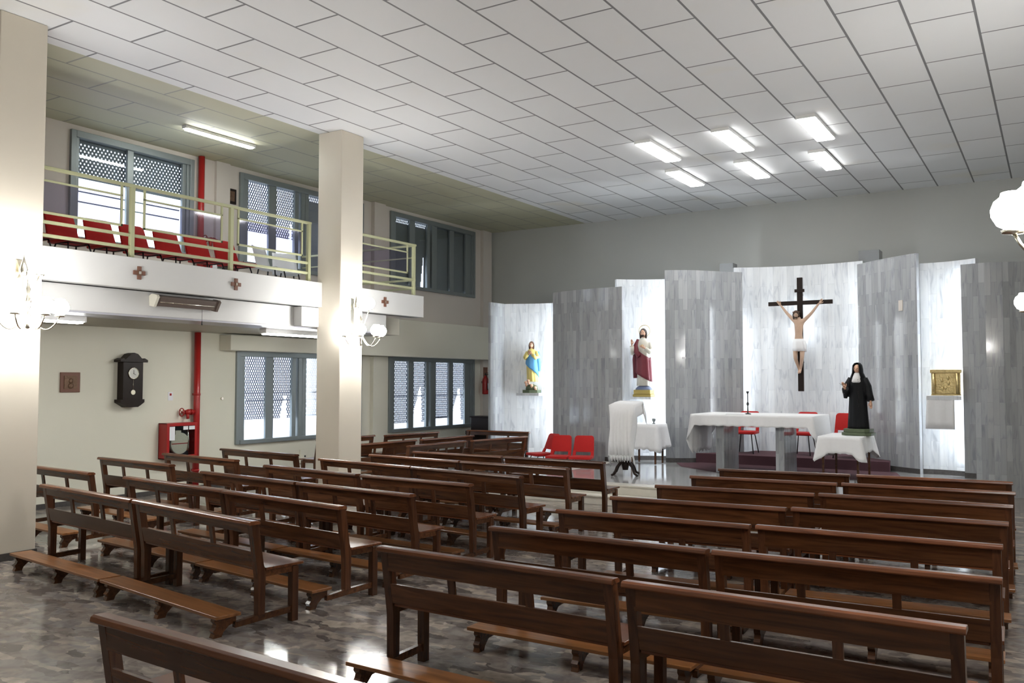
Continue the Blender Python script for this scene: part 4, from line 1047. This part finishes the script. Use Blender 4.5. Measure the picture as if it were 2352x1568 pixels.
# crucifix
CY = 18.93
t = thing('crucifix', (-4.572, CY, 1.783), 0, 'large dark wooden crucifix with painted figure, on the wide lit panel', 'crucifix')
b = MB(); b.box(-0.055, 0.055, -0.03, 0.03, 0, 2.34); b.build('upright_beam', M['black_wood'], t, bevel=0.004)
b = MB(); b.box(-0.645, -0.055, -0.03, 0.03, 1.775, 1.86); b.box(0.055, 0.645, -0.03, 0.03, 1.775, 1.86); b.build('cross_beam', M['black_wood'], t, bevel=0.004)
b = MB(); b.box(-0.10, 0.10, -0.045, -0.03, 2.035, 2.10); b.build('title_plaque', M['black_wood'], t, bevel=0.003)
for z in (2.0, 0.6):
    b = MB(); b.tube([(0, 0.03, z), (0, 0.24, z)], 0.015, 8); b.build('wall_bracket', M['black'], t)
def skinned(name, verts, edges, radii, mat, parent, root=0):
    me = bpy.data.meshes.new(name); me.from_pydata(verts, edges, []); me.update()
    o = bpy.data.objects.new(name, me); COL.objects.link(o)
    md = o.modifiers.new('skin', 'SKIN'); md.use_smooth_shade = True
    for i, r in enumerate(radii):
        sv = me.skin_vertices[0].data[i]; sv.radius = r if isinstance(r, tuple) else (r, r); sv.use_root = (i == root)
    s2 = o.modifiers.new('sub', 'SUBSURF'); s2.levels = 2; s2.render_levels = 2
    bpy.context.view_layer.update()
    dg = bpy.context.evaluated_depsgraph_get()
    me2 = bpy.data.meshes.new_from_object(o.evaluated_get(dg))
    bpy.data.objects.remove(o); me2.name = name
    for p in me2.polygons: p.use_smooth = True
    me2.materials.clear(); me2.materials.append(mat)
    q = bpy.data.objects.new(name, me2); COL.objects.link(q); q.parent = parent
    return q
V = [(-0.01, -0.10, 1.00), (-0.01, -0.11, 1.12), (-0.01, -0.115, 1.24), (0, -0.10, 1.38), (0, -0.09, 1.47), (-0.01, -0.11, 1.54),
     (-0.11, -0.09, 1.46), (-0.24, -0.08, 1.60), (-0.38, -0.055, 1.78), (0.11, -0.09, 1.46), (0.25, -0.08, 1.60), (0.39, -0.055, 1.79),
     (-0.075, -0.11, 0.93), (-0.07, -0.17, 0.68), (-0.015, -0.08, 0.44), (-0.02, -0.13, 0.36),
     (0.06, -0.11, 0.93), (0.065, -0.17, 0.68), (0.012, -0.09, 0.44), (0.012, -0.15, 0.37)]
Ed = [(0, 1), (1, 2), (2, 3), (3, 4), (4, 5), (3, 6), (6, 7), (7, 8), (3, 9), (9, 10), (10, 11), (0, 12), (12, 13), (13, 14), (14, 15), (0, 16), (16, 17), (17, 18), (18, 19)]
Ra = [(0.085, 0.06), (0.075, 0.055), (0.088, 0.062), (0.10, 0.062), 0.04, 0.035, 0.045, 0.032, 0.020, 0.045, 0.032, 0.020, 0.062, 0.042, 0.024, 0.020, 0.062, 0.042, 0.024, 0.020]
skinned('corpus', V, Ed, Ra, M['skin_pale'], t)
for s in (-1, 1):
    b = MB(); hand(b, (s*0.39+(0 if s < 0 else 0.01), -0.055, 1.79), (s*0.55, -0.1, 0.75), 1.25); b.build('hand', M['skin_pale'], t)
head(t, (-0.045, -0.165, 1.575), 0.062, M['hair'], True, True, skin=M['skin_pale'], tilt=(0.5, 0, 0.15))
b = MB(); b.torus((-0.045, -0.15, 1.62), 0.066, 0.010, 'z', 20, 6); b.build('crown_of_thorns', M['hair2'], t)
b = MB(); b.loft([ring(1.07, -0.01, -0.11, 0.098, 0.075, 24, 7, 0.04), ring(1.0, -0.01, -0.11, 0.115, 0.09, 24, 7, 0.07), ring(0.90, -0.005, -0.115, 0.13, 0.095, 24, 7, 0.09), ring(0.82, 0.0, -0.12, 0.135, 0.095, 24, 7, 0.10)]); b.tube([(0.10, -0.13, 1.03), (0.125, -0.14, 0.92), (0.13, -0.13, 0.80)], [0.03, 0.035, 0.02], 8); b.build('loincloth', M['cloth'], t)

t.scale = (1.028, 1.0, 1.028)
# tabernacle on its shelf with hanging cloth
t = thing('tabernacle', (-1.655, 17.39, 1.744), R(-4), 'gilt tabernacle box with relief door in the brightest niche', 'tabernacle')
b = MB(); b.box(-0.24, 0.24, -0.14, 0.13, 0, 0.025); b.box(-0.235, 0.235, -0.13, 0.13, 0.025, 0.40); b.box(-0.25, 0.25, -0.15, 0.14, 0.40, 0.46); b.build('casing', M['gold'], t, bevel=0.006)
for x in (-0.19, 0.19):
    b = MB(); b.tube([(x, -0.135, 0.03), (x, -0.135, 0.39)], 0.028, 12); b.build('column', M['gold'], t)
b = MB(); b.box(-0.13, 0.13, -0.145, -0.13, 0.03, 0.38)
for q in ((-0.06, 0.27), (0.04, 0.31), (0.05, 0.22), (-0.05, 0.12), (0.0, 0.14)): b.ball((q[0], -0.15, q[1]), 0.030, 0.8, 0.5, 1.2, 10, 6)
b.build('door', M['gold'], t, bevel=0.003)
b = MB(); uvbox(b, -1.98, -1.42, 17.22, 17.60, 1.665, 1.735); tag(b.build('statue_shelf', M['panel_niche']), 'marble shelf under the gilt tabernacle', 'shelf', 'marble statue shelves')
rows = []
for i in range(8):
    z = [1.742, 1.742, 1.70, 1.6, 1.5, 1.4, 1.28, 1.15][i]; y = [17.40, 17.235, 17.23, 17.225, 17.22, 17.225, 17.22, 17.225][i]
    rows.append([(-1.97+0.44*k/14-0.03*(i > 2)*(i-2)/5.0*(1-k/14), y-0.006*math.sin(k*1.1)*(i > 1), z) for k in range(15)])
b = MB(); b.grid(rows); tag(b.build('hanging_cloth', M['cloth'], solid=0.006), 'white cloth hanging from the shelf below the tabernacle', 'cloth')
b = MB(); b.box(-0.035, 0.035, 0, 0.012, -0.02, 0.02); tag(b.build('wall_switch', M['paper'], loc=(-6.61, 17.49, 2.48), rot=(0, 0, R(35))), 'small white plate on the tall grey marble panel', 'switch plate')
b = MB(); b.box(-0.05, 0.05, 0, 0.015, -0.10, 0.10); tag(b.build('wall_plate', M['upwall'], loc=(-2.46, 17.83, 3.42), rot=(0, 0, R(-38))), 'small pinkish plate high on the grey marble panel', 'wall plate')

# ------------------------------------------------------------------ window-wall objects
# clock
t = thing('wall_clock', (WX, 9.23, 1.55), 0, 'dark wooden pendulum wall clock with pale dial', 'wall clock')
b = MB(); b.box(0, 0.16, -0.19, 0.19, 0.10, 0.76); b.build('case', M['black_wood'], t, bevel=0.006)
b = MB(); b.prism([(-0.26, 0.80), (-0.26, 0.76), (0.26, 0.76), (0.26, 0.80), (0.20, 0.83), (0.17, 0.80), (0.12, 0.85), (0.07, 0.90), (0, 0.92), (-0.07, 0.90), (-0.12, 0.85), (-0.17, 0.80), (-0.20, 0.83)], 0, 0.19, 'x'); b.build('pediment', M['black_wood'], t, bevel=0.004)
b = MB(); b.prism([(-0.24, 0.13), (-0.24, 0.08), (-0.15, 0.03), (-0.10, 0.0), (0.10, 0.0), (0.15, 0.03), (0.22, 0.08), (0.22, 0.13)], 0, 0.17, 'x'); b.build('lower_moulding', M['black_wood'], t, bevel=0.004)
b = MB(); b.tube([(0.162, 0, 0.57), (0.172, 0, 0.57)], 0.092, 28); b.build('dial', M['dial'], t)
b = MB(); b.torus((0.172, 0, 0.57), 0.092, 0.007, 'x', 28, 6); b.build('bezel', M['chrome'], t)
b = MB(); b.prism([(-0.004, -0.01), (0.004, -0.01), (0.003, 0.06), (-0.003, 0.06)], 0.174, 0.177, 'x'); b.prism([(-0.01, -0.004), (0.045, -0.03), (0.045, -0.024), (-0.01, 0.004)], 0.174, 0.177, 'x'); b.build('hands', M['black'], t, loc=(0, 0, 0.57))
b = MB(); b.tube([(0.165, 0.0, 0.46), (0.165, 0.0, 0.28)], 0.004, 6); b.tube([(0.160, 0, 0.25), (0.170, 0, 0.25)], 0.042, 18); b.build('pendulum', M['chrome'], t)
# plaque and small items
def plaque(y, z, s, lab, m1, m2, name='wall_plaque', proj=0.03):
    t = thing(name, (WX, y, z), 0, lab, 'plaque')
    b = MB(); b.box(0, proj, -s, s, -s*0.97, s*0.97); b.build('frame', m1, t, bevel=0.006)
    b = MB(); b.box(proj, proj+0.01, -s*0.66, s*0.66, -s*0.64, s*0.64)
    b.ball((proj+0.01, 0, 0.02), s*0.22, 0.4, 1, 1.2, 10, 8); b.ball((proj+0.01, 0, -s*0.35), s*0.3, 0.4, 1, 0.9, 10, 8); b.build('relief', m2, t)
plaque(8.20, 1.97, 0.165, 'square bronze relief plaque on the cream wall beside the clock', M['copper'], M['bronze'])
plaque(11.33, 5.55, 0.15, 'small dark plaque high on the wall between balcony windows', M['black_wood'], M['bronze'])
b = MB(); b.box(0, 0.006, -0.05, 0.05, -0.075, 0.075); o = b.build('notice', M['paper'], loc=(WX+0.001, 10.09, 1.72))
b = MB(); b.box(0.006, 0.008, -0.02, 0.02, 0.01, 0.05); b.build('printed_mark', M['redpaint'], o); tag(o, 'small white notice with a red mark above the hose cabinet', 'notice')
b = MB(); b.tube([(0, 0, 0), (0.03, 0, 0)], 0.025, 14); tag(b.build('wall_fitting', M['chrome'], loc=(WX, 11.22, 1.66)), 'small round metal knob on the cream wall beside the window', 'knob')
b = MB(); b.box(0, 0.05, -0.10, 0.10, -0.14, 0.14); o = b.build('socket_box', M['cream'], loc=(WX, 13.34, 0.42), bevel=0.01)
b = MB(); b.tube([(0.05, 0.02, 0), (0.062, 0.02, 0)], 0.02, 12); b.build('knob', M['black'], o); tag(o, 'cream junction box low on the wall under the shuttered window', 'socket box')
# fire pipes, valve, cabinet
def pipe(y, z0, z1, lab, r=0.058):
    t = thing('fire_pipe', (WX+0.10, y, z0), 0, lab, 'pipe', 'red fire pipes')
    b = MB(); b.tube([(0, 0, 0), (0, 0, z1-z0)], r, 16); b.build('pipe', M['redpaint'], t)
    for z in (0.35, (z1-z0)*0.6):
        b = MB(); b.tube([(0, 0, z), (0, 0, z+0.04)], r*1.12, 16); b.box(-0.10, 0, -0.02, 0.02, z, z+0.04); b.build('clamp', M['redpaint'], t)
    return t
pipe(10.58, 0.0, 2.88, 'vertical red fire pipe on the cream wall under the balcony')
pipe(10.60, 3.42, 6.14, 'vertical red fire pipe beside the balcony window')
def valve(y, z, lab):
    t = thing('fire_valve', (WX+0.10, y, z), 0, lab, 'valve', 'red fire valves')
    b = MB(); b.tube([(0, -0.05, 0), (0, -0.26, 0)], 0.038, 12); b.tube([(0, -0.10, 0), (0, -0.13, 0)], 0.055, 12); b.ball((0, -0.18, 0), 0.055, 1, 1.1, 1, 12, 8); b.tube([(0, -0.2, -0.02), (0.02, -0.2, -0.12)], 0.028, 10); b.build('valve_body', M['redpaint'], t)
    b = MB(); b.torus((0, -0.32, 0), 0.07, 0.010, 'y', 22, 6); b.tube([(0, -0.2, 0), (0, -0.33, 0)], 0.010, 8)
    for k in range(4):
        a = PI/4+k*PI/2; b.tube([(0, -0.32, 0), (0.07*math.cos(a), -0.32, 0.07*math.sin(a))], 0.006, 6)
    b.build('hand_wheel', M['redpaint'], t)
valve(10.58, 1.43, 'red hand-wheel valve above the hose cabinet')
valve(11.02, 4.62, 'red hand-wheel valve behind the balcony chairs')
def cabinet(y0, y1, z0, z1, lab, d=0.22):
    t = thing('fire_hose_cabinet', (WX, (y0+y1)/2, z0), 0, lab, 'fire hose cabinet', 'red fire hose cabinets')
    w, h = (y1-y0)/2, z1-z0
    b = MB(); b.box(0, 0.012, -w, w, 0, h); b.box(0, d, -w, -w+0.012, 0, h); b.box(0, d, w-0.012, w, 0, h); b.box(0, d, -w, w, 0, 0.012); b.box(0, d, -w, w, h-0.012, h); b.build('case', M['redpaint'], t)
    b = MB(); e = 0.055
    b.box(d, d+0.014, -w, -w+e, 0, h); b.box(d, d+0.014, w-e, w, 0, h); b.box(d, d+0.014, -w+e, w-e, 0, e); b.box(d, d+0.014, -w+e, w-e, h-e, h); f = b.build('door', M['redpaint'], t, bevel=0.003)
    b = MB(); b.box(d+0.004, d+0.008, -w+e, w-e, e, h-e); b.build('glass', M['glass'], f)
    b = MB(); b.box(0.012, 0.016, -w+0.02, w-0.02, 0.02, h-0.02); b.build('back_lining', M['darkin'], t)
    b = MB(); b.tube([(d*0.35, 0, h*0.42), (d*0.8, 0, h*0.42)], h*0.30, 28); b.box(d*0.35, d*0.78, -0.10, 0.02, h*0.55, h*0.78)
    b.build('hose', M['hose'], t)
    b = MB(); b.box(d*0.8, d*0.805, -h*0.28, h*0.28, h*0.40, h*0.425); b.build('hose_stripe', M['redpaint'], t)
    b = MB(); b.tube([(d*0.8, w*0.45, h*0.85), (d*0.8, w*0.55, h*0.5), (d*0.8, w*0.5, h*0.2)], [0.02, 0.012, 0.03], 8); b.build('nozzle', M['chrome'], t)
    b = MB(); b.box(d+0.009, d+0.011, -w+e, -w+e+0.11, h*0.52, h*0.9); b.box(d+0.009, d+0.011, 0.02, 0.12, h*0.80, h*0.9); b.box(d+0.009, d+0.011, 0.14, w-e, h*0.80, h*0.9); b.build('paper_labels', M['paper'], t)
cabinet(9.86, 10.50, 0.62, 1.25, 'red fire hose cabinet with coiled hose behind glass, beside the red pipe')
cabinet(10.72, 11.36, 3.66, 4.24, 'red fire hose cabinet behind the balcony chairs')
# extinguisher
t = thing('fire_extinguisher', (WX+0.21, 19.95, 1.63), 0, 'red fire extinguisher on the wall beyond the last window', 'fire extinguisher')
b = MB(); b.lathe([(0, 0), (0.085, 0.005), (0.09, 0.03), (0.09, 0.38), (0.07, 0.45), (0.03, 0.49), (0.025, 0.52), (0, 0.52)], (0, 0, 0), 20); b.build('cylinder', M['redpaint'], t)
b = MB(); b.box(-0.02, 0.10, -0.012, 0.012, 0.53, 0.55); b.box(-0.02, 0.09, -0.012, 0.012, 0.57, 0.585); b.tube([(0, 0, 0.50), (0, 0, 0.58)], 0.016, 8); b.build('valve_handle', M['black'], t)
b = MB(); b.tube([(0.02, 0, 0.53), (0.09, -0.06, 0.48), (0.11, -0.07, 0.3), (0.10, -0.05, 0.12)], [0.009, 0.009, 0.009, 0.016], 8); b.build('hose', M['black'], t)
b = MB(); b.box(0.086, 0.094, -0.05, 0.05, 0.14, 0.30); b.build('label_plate', M['paper'], t)
b = MB(); b.box(-0.11, -0.08, -0.03, 0.03, 0.30, 0.36); b.build('wall_bracket', M['black'], t)
b = MB(); b.box(0, 0.01, -0.10, 0.10, -0.15, 0.15); tag(b.build('sign_board', M['copper'], loc=(WX+0.101, 20.1, 2.22)), 'reddish board on the wall above the extinguisher', 'sign')
# heater on the beam
t = thing('radiant_heater', (-10.60, 8.12, 3.10), 0, 'brown radiant heater mounted under the balcony front', 'heater')
b = MB(); b.prism([(0.0, 0.06), (0.05, 0.085), (0.15, 0.065), (0.17, 0.045), (0.10, -0.075), (0.02, -0.06), (0, -0.03)], -0.50, 0.50, 'y'); b.build('reflector', M['brownmetal'], t, bevel=0.004)
for y in (-0.52, 0.52):
    b = MB(); b.prism([(0.0, 0.07), (0.06, 0.095), (0.16, 0.075), (0.185, 0.045), (0.105, -0.09), (0.01, -0.07)], y-0.02, y+0.02, 'y'); b.build('end_cap', M['cream'] if y < 0 else M['brownmetal'], t)
b = MB(); b.tube([(0.13, -0.46, -0.02), (0.13, 0.46, -0.02)], 0.008, 8); b.tube([(0.10, -0.46, -0.045), (0.10, 0.46, -0.045)], 0.008, 8); b.build('heating_tube', M['chrome'], t)
b = MB(); b.tube([(0.06, 0.30, -0.05), (0.06, 0.30, -0.24)], 0.003, 5); b.lathe([(0, -0.30), (0.012, -0.29), (0.008, -0.24), (0, -0.235)], (0.06, 0.30, 0), 8); b.build('pull_cord', M['black'], t)
# piano
t = thing('upright_piano', (-12.45, 18.95, 0), 0, 'dark upright piano beyond the side pews, under the extinguisher', 'piano')
b = MB(); b.box(-0.55, 0.55, -0.05, 0.35, 0.0, 1.05); b.build('case', M['black_wood'], t, bevel=0.008)
b = MB(); b.box(-0.58, 0.58, -0.08, 0.38, 1.05, 1.08); b.build('lid', M['black_wood'], t, bevel=0.006)
b = MB(); b.box(-0.55, 0.55, -0.30, -0.05, 0.62, 0.72); b.build('key_shelf', M['black_wood'], t, bevel=0.006)
for s in (-1, 1):
    b = MB(); b.box(s*0.50-0.03, s*0.50+0.03, -0.29, -0.23, 0, 0.62); b.build('leg', M['black_wood'], t)
